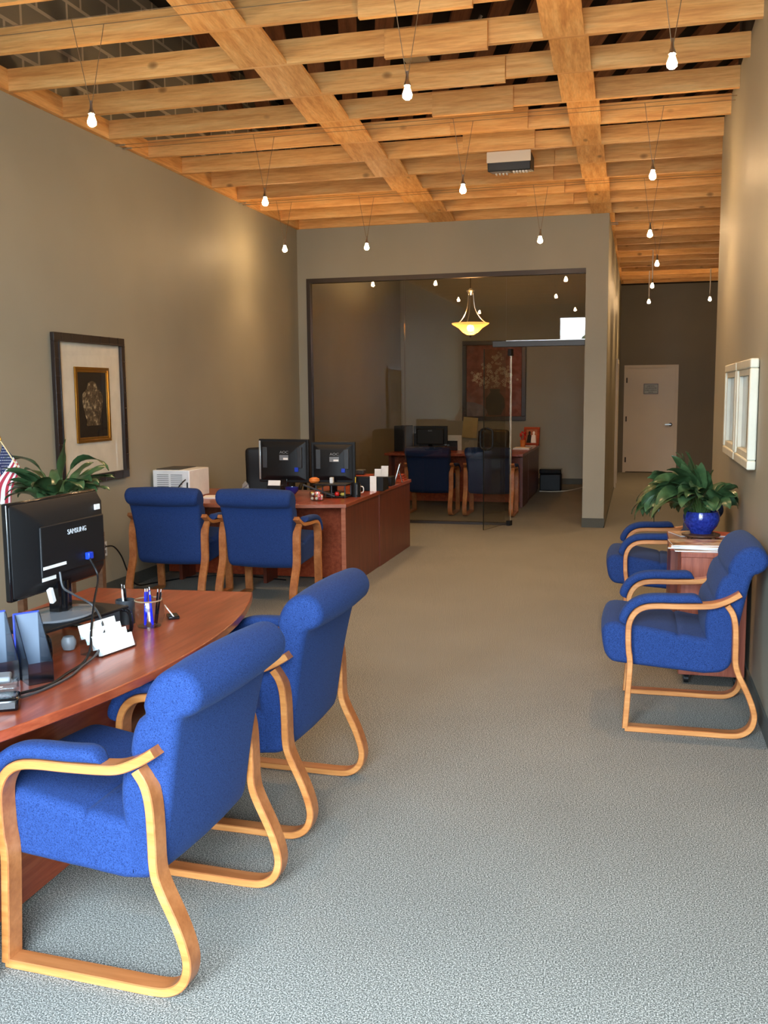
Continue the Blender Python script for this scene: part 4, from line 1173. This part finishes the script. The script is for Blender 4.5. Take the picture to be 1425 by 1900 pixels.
# white printer
t = thing('printer', 'white boxy printer on the far desk against the left wall', 'printer', (-3.90, 7.90, DZ))
b = new(); box(b, -0.185, 0.165, -0.24, 0.16, 0.0, 0.245); obj('case', b, 'white_plastic', t, bevel=0.008)
b = new()
for s in (-1, 1):
    for i in range(9): box(b, (-0.085 if s < 0 else 0.045) - 0.058, (-0.085 if s < 0 else 0.045) + 0.052, -0.2412, -0.2395, 0.065 + i * 0.017, 0.070 + i * 0.017)
obj('vent', b, 'slot', t, smooth=False)
bx('port_panel', 'charcoal_plastic', 0.135, 0.150, -0.2415, -0.239, 0.08, 0.14, t)
b = new(); box(b, -0.17, 0.05, -0.2, 0.14, 0.245, 0.252); obj('lid', b, 'charcoal_plastic', t, bevel=0.003)
b = new(); tube(b, spline([(0.13, -0.245, 0.165), (0.11, -0.275, 0.14), (0.07, -0.28, 0.09), (0.03, -0.27, 0.02)], 5), 0.005, 6); obj('cable', b, 'black_plastic', t)
# papers
def sheet(x, y, z, rz, label, lx=0.28, ly=0.2, th=0.006, cat='paper', mat='paper'):
    b = new(); box(b, -lx / 2, lx / 2, -ly / 2, ly / 2, 0, th); o = obj('paper_stack', b, mat, loc=(x, y, z), rot=(0, 0, rz), smooth=False); tag(o, label, cat); return o
sheet(-3.53, 7.80, DZ, R(15), 'loose white papers on the far desk beside the printer', 0.26, 0.2, 0.010)
# executive chair behind
ec = thing('office_chair', 'tall black office chair behind the far desk by the left wall', 'chair', (-3.60, 9.25, 0), R(8))
b = new()
prof = closed_spline([(0.0, 0.50, 0), (-0.02, 0.62, 0), (-0.03, 0.80, 0), (0.0, 0.98, 0), (0.03, 1.05, 0), (0.07, 1.05, 0), (0.075, 0.95, 0), (0.06, 0.75, 0), (0.07, 0.55, 0)], 4)
puffy(b, [(p.x, p.y) for p in prof], 0.25, 0.05); bmesh.ops.rotate(b, verts=b.verts[:], cent=(0, 0, 0), matrix=Matrix.Rotation(R(-90), 3, 'Z')); obj('backrest', b, 'black_leather', ec, angle=60)
b = new(); box(b, -0.25, 0.25, 0.02, 0.50, 0.42, 0.52); obj('seat', b, 'black_leather', ec, bevel=0.04, seg=4)
b = new(); tube(b, [(0, 0.25, 0.08), (0, 0.25, 0.43)], 0.028, 12); obj('gas_column', b, 'black_plastic', ec)
for k in range(5):
    a = 2 * math.pi * k / 5
    b = new(); tube(b, [(0, 0.25, 0.10), (0.28 * math.cos(a), 0.25 + 0.28 * math.sin(a), 0.06)], 0.02, 8); tube(b, [(0.28 * math.cos(a) - 0.012, 0.25 + 0.28 * math.sin(a), 0.028), (0.28 * math.cos(a) + 0.012, 0.25 + 0.28 * math.sin(a), 0.028)], 0.028, 10); obj('leg', b, 'black_plastic', ec)
for s in (-1, 1):
    b = new(); tube(b, spline([(s * 0.26, 0.05, 0.50), (s * 0.29, 0.06, 0.66), (s * 0.29, 0.30, 0.68), (s * 0.27, 0.36, 0.50)], 5), 0.02, 8); obj('armrest', b, 'black_plastic', ec)

# small things on the far desk
M['candy_red'] = plain('red_wrapper', srgb(214, 60, 66), 0.25); M['candy_pink'] = plain('pink_wrapper', srgb(236, 150, 150), 0.25); M['candy_gold'] = plain('gold_wrapper', srgb(222, 200, 96), 0.25); M['candy_white'] = plain('pale_wrapper', srgb(232, 226, 206), 0.25)
M['orange'] = plain('orange_cloth', srgb(214, 122, 48), 0.6); M['red_box'] = wood('red_wood', srgb(120, 40, 18), srgb(160, 60, 28), srgb(180, 76, 38), 0, 1, 0.4); M['yellow'] = plain('yellow_pencil', srgb(220, 190, 60), 0.5); M['red_light'] = plain('red_trinket', srgb(210, 30, 24), 0.3); M['blue_glass'] = plain('blue_glass', srgb(24, 34, 110), 0.1)
cb_ = thing('candy_bowl', 'clear round bowl holding wrapped candies on the far desk front', 'bowl', (-2.585, 7.70, DZ))
b = new(); lathe(b, [(0.0, 0.002), (0.048, 0.002), (0.068, 0.025), (0.072, 0.05), (0.068, 0.078)], 24, cap=False); obj('glass_bowl', b, 'clear', cb_)
rg = random.Random(13); GC = 'wrapped candies in the clear bowl'
for i in range(26):
    a = rg.uniform(0, 6.28); ring = i % 3; rr = (0.010, 0.036, 0.052)[ring] * rg.uniform(0.8, 1.05); z = DZ + 0.018 + (i // 9) * 0.020 + rg.uniform(0, 0.006)
    b = new(); lathe(b, [(0, -0.012), (0.010, -0.008), (0.0135, 0), (0.010, 0.008), (0, 0.012)], 8)
    cm, cn = rg.choice((('candy_red', 'red'), ('candy_pink', 'pink'), ('candy_gold', 'gold'), ('candy_white', 'pale'), ('candy_red', 'red')))
    o = obj('candy', b, cm, loc=(-2.585 + rr * math.cos(a), 7.70 + rr * math.sin(a), z), rot=(rg.uniform(0, 3), rg.uniform(0, 3), 0)); tag(o, f'{cn} wrapped candy heaped in the clear bowl', 'candy', GC)
t = thing('blue_goblet', 'dark blue glass goblet on the far desk beside the candy bowl', 'glass', (-2.80, 7.66, DZ))
b = new(); lathe(b, [(0, 0), (0.035, 0), (0.034, 0.005), (0.008, 0.010), (0.007, 0.045), (0.03, 0.055), (0.055, 0.085), (0.058, 0.115), (0.054, 0.115), (0.05, 0.088), (0.02, 0.06), (0, 0.058)], 22); obj('bowl', b, 'blue_glass', t)
t = thing('desk_card_holder', 'black holder of white cards before the taller far monitor', 'card holder', (-3.06, 7.95, DZ))
b = new(); box(b, -0.065, 0.065, -0.04, 0.04, 0.0, 0.10); obj('holder', b, 'black_plastic', t, bevel=0.004)
mt = Matrix.Translation((0.0, -0.03, 0.085)) @ Matrix.Rotation(R(-18), 4, 'X')
b = new(); box(b, -0.055, 0.055, -0.006, 0.006, 0, 0.06, mat=mt); obj('cards', b, 'paper', t, smooth=False)
t = thing('clip_stand', 'small silver clip stand left of the taller far monitor', 'desk clip', (-3.40, 8.10, DZ))
b = new(); prism(b, [(-0.035, 0), (0.035, 0), (0.03, 0.085), (0.0, 0.12), (-0.028, 0.085)], -0.012, 0.012, 'XZ'); obj('body', b, 'silver', t, bevel=0.003)
b = new(); tube(b, [(-0.03, -0.014, 0.05), (0.03, -0.014, 0.09)], 0.006, 8); obj('clip', b, 'grey_plastic', t)
# black mesh desk organiser with cups
t = thing('desk_organizer', 'black wire desk organizer crowded with supplies on the far desk', 'organizer', (-2.66, 8.02, DZ))
for (x, y, r_, h_) in ((-0.02, -0.08, 0.006, 0.11), (0.12, -0.08, 0.006, 0.11), (0.24, -0.08, 0.006, 0.11), (-0.02, 0.10, 0.006, 0.11), (0.24, 0.10, 0.006, 0.11)):
    b = new(); tube(b, [(x, y, 0), (x, y, h_)], r_, 8); obj('post', b, 'charcoal_plastic', t)
bx('shelf', 'black_plastic', -0.04, 0.26, -0.10, 0.12, 0.105, 0.118, t, 0.003); bx('shelf', 'black_plastic', -0.04, 0.26, -0.10, 0.12, 0.006, 0.014, t, 0.003)
b = new(); box(b, -0.15, 0.15, -0.012, 0.012, 0, 0.012, mat=Matrix.Translation((0.02, -0.12, 0.06)) @ Matrix.Rotation(R(18), 4, 'Y')); obj('sloping_bar', b, 'charcoal_plastic', t)
b = new(); lathe(b, [(0, 0), (0.035, 0.0), (0.048, 0.015), (0.044, 0.035), (0.02, 0.045), (0, 0.046)], 18); tag(obj('orange_cushion', b, 'orange', loc=(-2.735, 8.06, DZ + 0.1182)), 'orange rounded trinket on top of the desk organizer', 'trinket')
b = new(); lathe(b, [(0, 0), (0.018, 0.002), (0.022, 0.018), (0.015, 0.034), (0, 0.036)], 14); tag(obj('red_trinket', b, 'red_light', loc=(-2.50, 7.97, DZ + 0.0145)), 'small shiny red trinket on the lower shelf of the desk organizer', 'trinket')
b = new(); lathe(b, [(0, 0), (0.020, 0.002), (0.026, 0.012), (0.018, 0.024), (0, 0.026)], 14); tag(obj('yellow_trinket', b, 'candy_gold', loc=(-2.455, 8.0, DZ + 0.0145)), 'pale yellow trinket beside the red one in the organizer', 'trinket')
bx_ = new(); box(bx_, -0.014, 0.014, -0.02, 0.02, 0, 0.05); tag(obj('eraser_block', bx_, 'white_plastic', loc=(-2.565, 8.03, DZ + 0.1182), bevel=0.003), 'small white block standing on the desk organizer', 'block')
t = thing('pencil_holder', 'tall black pencil holder with a yellow pencil on the far desk', 'pen holder', (-2.355, 8.06, DZ))
b = new(); lathe(b, [(0.0, 0), (0.040, 0), (0.040, 0.125), (0.036, 0.125), (0.036, 0.006), (0, 0.006)], 20); obj('cup', b, 'black_plastic', t)
bx('silver_stripe', 'grey_plastic', 0.018, 0.022, -0.041, -0.036, 0.02, 0.11, t)
b = new(); tube(b, [(0, 0, 0.008), (0.0, 0.012, 0.17)], 0.0042, 6); tag(obj('pencil', b, 'yellow', loc=(-2.36, 8.055, DZ)), 'yellow pencil standing in the tall black holder', 'pencil')
t = thing('mug', 'white mug behind the tall black pencil holder', 'mug', (-2.40, 8.22, DZ))
b = new(); lathe(b, [(0, 0), (0.036, 0), (0.040, 0.004), (0.040, 0.09), (0.036, 0.09), (0.036, 0.008), (0, 0.006)], 22); obj('body', b, 'white_plastic', t)
b = new(); tube(b, spline([(0.038, 0, 0.075), (0.062, 0, 0.07), (0.068, 0, 0.045), (0.060, 0, 0.022), (0.038, 0, 0.016)], 5), 0.005, 8); obj('handle', b, 'white_plastic', t)
t = thing('file_sorter', 'black upright file sorter with a white sheet on the far desk return', 'file holder', (-2.40, 8.66, DZ))
b = new(); prism(b, [(-0.10, 0), (0.10, 0), (0.10, 0.06), (0.06, 0.12), (-0.10, 0.13)], -0.16, 0.16, 'YZ'); obj('sorter', b, 'black_plastic', t, bevel=0.004)
b = new(); box(b, 0.04, 0.10, -0.006, 0.004, 0.0, 0.14, mat=Matrix.Translation((0, -0.12, 0.0))); obj('white_sheet', b, 'paper', t, smooth=False)
t = thing('red_box', 'flat reddish wooden box on the far desk return', 'box', (-2.64, 9.14, DZ))
bx('box', 'red_box', -0.13, 0.13, -0.09, 0.09, 0.0, 0.085, t, 0.004); bx('lid', 'red_box', -0.135, 0.135, -0.095, 0.095, 0.085, 0.10, t, 0.004)
b = new(); box(b, -0.045, 0.045, -0.05, 0.05, 0, 0.05); tag(obj('tape_dispenser', b, 'charcoal_plastic', loc=(-2.62, 9.14, DZ + 0.1005), bevel=0.012), 'grey tape dispenser on the flat reddish box', 'dispenser')
t = thing('note_stand', 'black note stand with white note sheets on the far desk return', 'note holder', (-2.38, 9.10, DZ))
bx('base', 'black_plastic', -0.10, 0.10, -0.08, 0.08, 0.0, 0.09, t, 0.006)
for x, h_ in ((-0.045, 0.075), (0.02, 0.105)):
    b = new(); box(b, -0.035, 0.035, -0.004, 0.004, 0.0, h_, mat=Matrix.Translation((x, -0.03, 0.088)) @ Matrix.Rotation(R(-8), 4, 'X')); obj('note_sheets', b, 'paper', t, smooth=False)
t = thing('photo_stand', 'silver photo frame edge-on at the far desk return end', 'photo frame', (-2.345, 9.42, DZ), R(10))
b = new(); box(b, -0.006, 0.006, -0.09, 0.09, 0, 0.20, mat=Matrix.Rotation(R(16), 4, 'Y')); obj('frame', b, 'silver', t, bevel=0.003)
b = new(); box(b, -0.003, 0.003, -0.03, 0.03, 0, 0.15, mat=Matrix.Translation((0.075, 0, 0)) @ Matrix.Rotation(R(-14), 4, 'Y')); obj('strut', b, 'brown_wood', t)
t = thing('coaster_stack', 'small stack of wooden coasters at the far desk corner', 'coasters', (-2.36, 9.72, DZ))
for i in range(3): bx('coaster', 'red_box', -0.055 + 0.008 * i, 0.055 - 0.008 * i, -0.055, 0.055, i * 0.021, i * 0.021 + 0.018, t, 0.003)

# ------------------------------------------------------------------ inside the office
of = thing('office_desk', 'brown desk inside the glass office before the flower painting', 'desk')
b = new(); box(b, -3.45, -1.50, 13.25, 14.15, 0.72, 0.755); obj('desktop', b, 'cherry', of, bevel=0.003)
bx('modesty_panel', 'cherry', -3.40, -1.56, 13.62, 13.65, 0.05, 0.72, of)
bx('end_panel', 'cherry_z_shaded', -1.56, -1.52, 13.42, 14.12, 0.0, 0.72, of); bx('end_panel', 'cherry_z_shaded', -3.43, -3.39, 13.42, 14.12, 0.0, 0.72, of)
cr = thing('office_credenza', 'brown credenza at the right of the office desk with a photo on top', 'cabinet')
bx('body', 'cherry_z_shaded', -1.76, -1.52, 14.155, 15.65, 0.05, 0.72, cr); bx('top', 'cherry', -1.78, -1.50, 14.155, 15.67, 0.72, 0.755, cr, 0.003); bx('plinth', 'cherry_z_shaded', -1.74, -1.54, 14.2, 15.62, 0.0, 0.05, cr)
ob = thing('office_monitor', 'black monitor seen from behind on the office desk', 'monitor', (-2.92, 13.90, 0.755), R(4))
b = new(); box(b, -0.25, 0.25, 0.0, 0.035, 0.06, 0.36); obj('screen_bezel', b, 'black_plastic', ob, bevel=0.006)
b = new(); box(b, -0.235, 0.235, 0.035, 0.036, 0.08, 0.345); obj('screen', b, 'screen', ob)
b = new(); box(b, -0.20, 0.20, -0.03, 0.0, 0.09, 0.32); obj('rear_shell', b, 'black_plastic', ob, bevel=0.012)
text_obj('lettering', 'AOC', 0.03, 'logo_grey', ob, (0.0, -0.0312, 0.29), (R(90), 0, 0))
b = new(); box(b, -0.03, 0.03, -0.01, 0.03, 0.0, 0.10); box(b, -0.11, 0.11, -0.07, 0.10, 0, 0.012); obj('stand', b, 'black_gloss', ob)
ob = thing('desktop_speaker', 'black upright computer box left of the office monitor', 'computer', (-3.30, 13.80, 0.755), R(-8))
b = new(); box(b, -0.085, 0.085, -0.16, 0.16, 0, 0.37); obj('case', b, 'black_plastic', ob, bevel=0.006); bx('side_edge', 'charcoal_plastic', 0.086, 0.090, -0.15, 0.15, 0.01, 0.36, ob)
ox = thing('office_armchair', 'black high-back chair behind the office desk', 'chair', (-2.12, 14.66, 0), R(-15))
b = new(); puffy(b, [(p.x, p.y) for p in closed_spline([(0.0, 0.50, 0), (-0.02, 0.62, 0), (-0.03, 0.80, 0), (0.0, 0.96, 0), (0.03, 1.02, 0), (0.07, 1.02, 0), (0.075, 0.92, 0), (0.06, 0.75, 0), (0.07, 0.55, 0)], 4)], 0.25, 0.05); bmesh.ops.rotate(b, verts=b.verts[:], cent=(0, 0, 0), matrix=Matrix.Rotation(R(90), 3, 'Z')); obj('backrest', b, 'black_leather', ox, angle=60)
b = new(); box(b, -0.24, 0.24, -0.42, 0.02, 0.42, 0.52); obj('seat', b, 'black_leather', ox, bevel=0.04, seg=3)
b = new(); tube(b, [(0, -0.2, 0.02), (0, -0.2, 0.43)], 0.03, 10); lathe(b, [(0, 0), (0.24, 0), (0.22, 0.03), (0, 0.05)], 20, (0, -0.2, 0)); obj('pedestal', b, 'black_plastic', ox)
t = thing('document_holder', 'pale letter board standing beside the office monitor', 'document holder', (-2.60, 14.02, 0.755))
b = new(); box(b, -0.12, 0.12, -0.004, 0.004, 0.0, 0.22); obj('board', b, 'mat_board', t); bx('foot', 'black_plastic', -0.12, 0.06, -0.05, 0.03, 0.0, 0.14, t, 0.004)
b = new(); box(b, -0.13, 0.13, -0.01, 0.0, 0, 0.36, mat=Matrix.Rotation(R(5), 4, 'Y')); M['tan_card'] = plain('tan_card', srgb(176, 160, 112), 0.8)
tag(obj('tan_board', b, 'tan_card', loc=(-2.86, 16.93, 0.80)), 'plain tan board under the flower painting on the office back wall', 'board')
sheet(-2.66, 13.40, 0.755, R(10), 'white papers at the edge of the office desk', 0.16, 0.12, 0.012)
sheet(-1.64, 14.45, 0.755, R(-4), 'stack of papers on the office credenza', 0.24, 0.26, 0.022)
sheet(-1.63, 15.26, 0.755, R(6), 'loose papers before the framed photo in the office', 0.2, 0.13, 0.006)
t = thing('framed_photo', 'brown framed photo of two people standing on the office credenza', 'photo frame', (-1.62, 15.42, 0.755), R(-14))
tilt = Matrix.Rotation(R(-10), 4, 'X')
b = new()
for a in ((-0.13, 0.13, 0.255, 0.29), (-0.13, 0.13, 0, 0.035), (-0.13, -0.095, 0.035, 0.255), (0.095, 0.13, 0.035, 0.255)): box(b, a[0], a[1], -0.012, 0.012, a[2], a[3], mat=tilt)
obj('frame', b, 'red_box', t, smooth=False)
M['photo_warm'] = plain('photo_print', srgb(160, 96, 66), 0.4, var=0.3, scale=14)
b = new(); box(b, -0.095, 0.095, -0.004, 0.004, 0.035, 0.255, mat=tilt); obj('print', b, 'photo_warm', t)
for nm_, x, w_, mt_ in (('dark_suited_person', -0.035, 0.04, 'black_plastic'), ('white_gowned_person', 0.035, 0.045, 'paper')):
    b = new(); pr = [(x - w_, 0.04), (x + w_, 0.04), (x + w_ * 0.7, 0.16), (x + 0.012, 0.175), (x + 0.020, 0.195), (x + 0.016, 0.218), (x, 0.226), (x - 0.016, 0.218), (x - 0.020, 0.195), (x - 0.012, 0.175), (x - w_ * 0.7, 0.16)]
    fs = prism(b, pr, -0.0055, -0.0045, 'XZ')
    for v_ in b.verts: v_.co = tilt @ v_.co
    obj('printed_figure', b, mt_, t, smooth=False)
t = thing('flower_cup', 'orange cup of red flowers beside the framed photo in the office', 'vase', (-1.71, 15.10, 0.755))
b = new(); lathe(b, [(0, 0), (0.035, 0), (0.045, 0.10), (0.041, 0.10), (0.03, 0.01), (0, 0.01)], 18); obj('cup', b, 'orange', t)
b = new(); rg = random.Random(2)
for i in range(9):
    a = rg.uniform(0, 6.28); q = Vector((0.04 * math.cos(a), 0.04 * math.sin(a), rg.uniform(0.15, 0.22))); tube(b, [(0, 0, 0.02), q], 0.002, 4); lathe(b, [(0, -0.012), (0.018, 0), (0.012, 0.014), (0, 0.016)], 8, tuple(q))
obj('blooms', b, 'red_light', t)
t = thing('paper_shredder', 'black paper bin on the office floor right of the credenza', 'bin', (-1.34, 15.85, 0))
b = new(); box(b, -0.17, 0.17, -0.13, 0.13, 0.0, 0.28); obj('bin', b, 'black_plastic', t, bevel=0.02, seg=3); b = new(); box(b, -0.175, 0.175, -0.135, 0.135, 0.28, 0.36); obj('lid', b, 'black_gloss', t, bevel=0.015, seg=3)
b = new(); tube(b, spline([(-1.50, 15.64, 0.01), (-1.3, 15.62, 0.01), (-1.1, 15.75, 0.01), (-0.95, 16.1, 0.01), (-0.80, 16.6, 0.012), (-0.58, 16.9, 0.05)], 6), 0.007, 6)
tag(obj('floor_cord', b, 'mat_board'), 'pale cord trailing from the black bin across the office carpet', 'cord')
# big flower painting
fp = thing('flower_painting', 'large dark-framed painting of white blossoms on the office back wall', 'painting', (-2.435, 16.995, 1.79))
b = new()
for a in ((-0.555, 0.555, 0.615, 0.69), (-0.555, 0.555, -0.69, -0.615), (-0.555, -0.48, -0.615, 0.615), (0.48, 0.555, -0.615, 0.615)): box(b, a[0], a[1], -0.04, 0, a[2], a[3])
obj('frame', b, 'mahog_frame', fp, bevel=0.006)
m, nt, bb = new_mat('painted_ground')
v = coords(nt); n = noise_tex(nt, v, 2.2, 4); n2 = noise_tex(nt, v, 8, 4)
c = ramp(nt, n, [(0.3, srgb(112, 58, 50)), (0.5, srgb(136, 72, 60)), (0.7, srgb(128, 104, 100))])
nt.links.new(mixc(nt, 0.35, c, ramp(nt, n2, [(0.4, srgb(90, 48, 42)), (0.6, srgb(160, 110, 96))])), bb.inputs['Base Color']); bb.inputs['Roughness'].default_value = 0.7; M['ground'] = m
bx('canvas', 'ground', -0.48, 0.48, -0.016, -0.004, -0.615, 0.615, fp)
M['vase_paint'] = plain('painted_vase', srgb(58, 52, 48), 0.7, var=0.25, scale=7); M['table_paint'] = plain('painted_table', srgb(120, 108, 112), 0.7, var=0.3, scale=6); M['blossom'] = plain('painted_blossom', srgb(204, 188, 160), 0.7, var=0.2, scale=20)
b = new(); prism(b, [(-0.48, -0.615), (-0.15, -0.615), (-0.10, -0.52), (-0.2, -0.42), (-0.35, -0.37), (-0.48, -0.36)], -0.0175, -0.016, 'XZ'); obj('painted_cloth', b, 'table_paint', fp, smooth=False)
b = new(); prism(b, [(-0.09, -0.60), (0.12, -0.60), (0.19, -0.45), (0.18, -0.3), (0.10, -0.2), (0.11, -0.14), (-0.07, -0.14), (-0.06, -0.2), (-0.14, -0.3), (-0.15, -0.45)], -0.0180, -0.016, 'XZ'); obj('painted_vase', b, 'vase_paint', fp, smooth=False)
b = new(); rg = random.Random(9)
for i in range(150):
    ring = rg.random(); a = rg.uniform(0, math.pi)
    br_ = rg.choice(((-0.30, 0.05), (-0.12, 0.22), (0.04, 0.40), (0.16, 0.18), (0.28, 0.10), (0.0, 0.05), (-0.2, -0.02), (0.2, 0.0), (0.05, -0.05)))
    x = br_[0] + rg.gauss(0, 0.06); z = br_[1] + rg.gauss(0, 0.06); r_ = rg.uniform(0.010, 0.020)
    if abs(x) > 0.45 or z > 0.58: continue
    for p_ in range(4):
        th = p_ * math.pi / 2 + a; cx_, cz_ = x + r_ * math.cos(th), z + r_ * math.sin(th)
        vs = [b.verts.new((cx_ + r_ * 0.62 * math.cos(k * math.pi / 3), -0.0185 - 0.0002 * p_, cz_ + r_ * 0.62 * math.sin(k * math.pi / 3))) for k in range(6)]; b.faces.new(vs)
obj('painted_blossoms', b, 'blossom', fp, smooth=False)
# bowl pendant
pn = thing('bowl_pendant', 'glowing amber glass bowl pendant hanging in the office', 'light', (-2.35, 14.0, 2.41))
b = new(); lathe(b, [(0.0, 0.0), (0.05, 0.006), (0.11, 0.04), (0.17, 0.10), (0.255, 0.150), (0.268, 0.168), (0.258, 0.172), (0.16, 0.112), (0.10, 0.052), (0.0, 0.016)], 36); obj('glass_bowl', b, 'bowl', pn)
b = new(); lathe(b, [(0, -0.035), (0.012, -0.025), (0.02, 0.0), (0.0, 0.002)], 12); obj('finial', b, 'dark_bronze', pn)
for k in range(3):
    a = 0.5 + k * 2 * math.pi / 3
    b = new(); tube(b, spline([(0.245 * math.cos(a), 0.245 * math.sin(a), 0.17), (0.15 * math.cos(a), 0.15 * math.sin(a), 0.25), (0.07 * math.cos(a), 0.07 * math.sin(a), 0.38), (0.045 * math.cos(a), 0.045 * math.sin(a), 0.55), (0.04 * math.cos(a), 0.04 * math.sin(a), 0.60)], 5), 0.008, 8); obj('arm', b, 'silver', pn)
b = new(); lathe(b, [(0, 0.56), (0.02, 0.57), (0.05, 0.61), (0.062, 0.625), (0.03, 0.64), (0.012, 0.66), (0, 0.66)], 20); obj('cap', b, 'silver', pn)
b = new(); tube(b, [(0, 0, 0.66), (0, 0, CZ - 0.032 - 2.41)], 0.006, 6); obj('chain', b, 'dark_bronze', pn)
b = new(); lathe(b, [(0, 0.055), (0.035, 0.065), (0.05, 0.10), (0.035, 0.135), (0, 0.145)], 14); obj('lamp', b, 'lamp_core', pn)

# ------------------------------------------------------------------ outside the street front (seen in the glass only)
M['asphalt'] = plain('street_paving', srgb(150, 150, 148), 0.9)
M['stucco'] = plain('pale_stucco', srgb(186, 190, 194), 0.9)
bx('street', 'asphalt', -14, 14, -24, FRONT_Y - 0.12, -0.12, -0.03, kind='structure')
bx('wall_street', 'stucco', -14, 14, -17.6, -17.2, -0.03, 3.4, kind='structure')
tr = thing('street_tree', 'green street tree reflected in the glass transom', 'tree', (-0.75, -10.5, -0.03))
b = new(); tube(b, [(0, 0, 0), (0.05, 0, 1.4), (0, 0.1, 2.6)], 0.14, 10, r_end=0.08); obj('trunk', b, 'brown_wood', tr)
b = new(); rg = random.Random(6)
for i in range(900):
    a = rg.uniform(0, 6.28); ph = math.acos(rg.uniform(-1, 1)); rr = 1.1 * rg.random() ** 0.4
    q = Vector((rr * math.sin(ph) * math.cos(a), rr * math.sin(ph) * math.sin(a), 3.3 + 1.0 * math.cos(ph) * rr / 1.1))
    e1 = Vector((rg.gauss(0, 1), rg.gauss(0, 1), rg.gauss(0, 1))).normalized(); e2 = e1.cross(Vector((rg.gauss(0, 1), rg.gauss(0, 1), rg.gauss(0, 1)))).normalized()
    b.faces.new([b.verts.new(q + e1 * 0.12), b.verts.new(q + e2 * 0.07), b.verts.new(q - e1 * 0.12), b.verts.new(q - e2 * 0.07)])
obj('crown', b, 'leaf', tr, smooth=False)
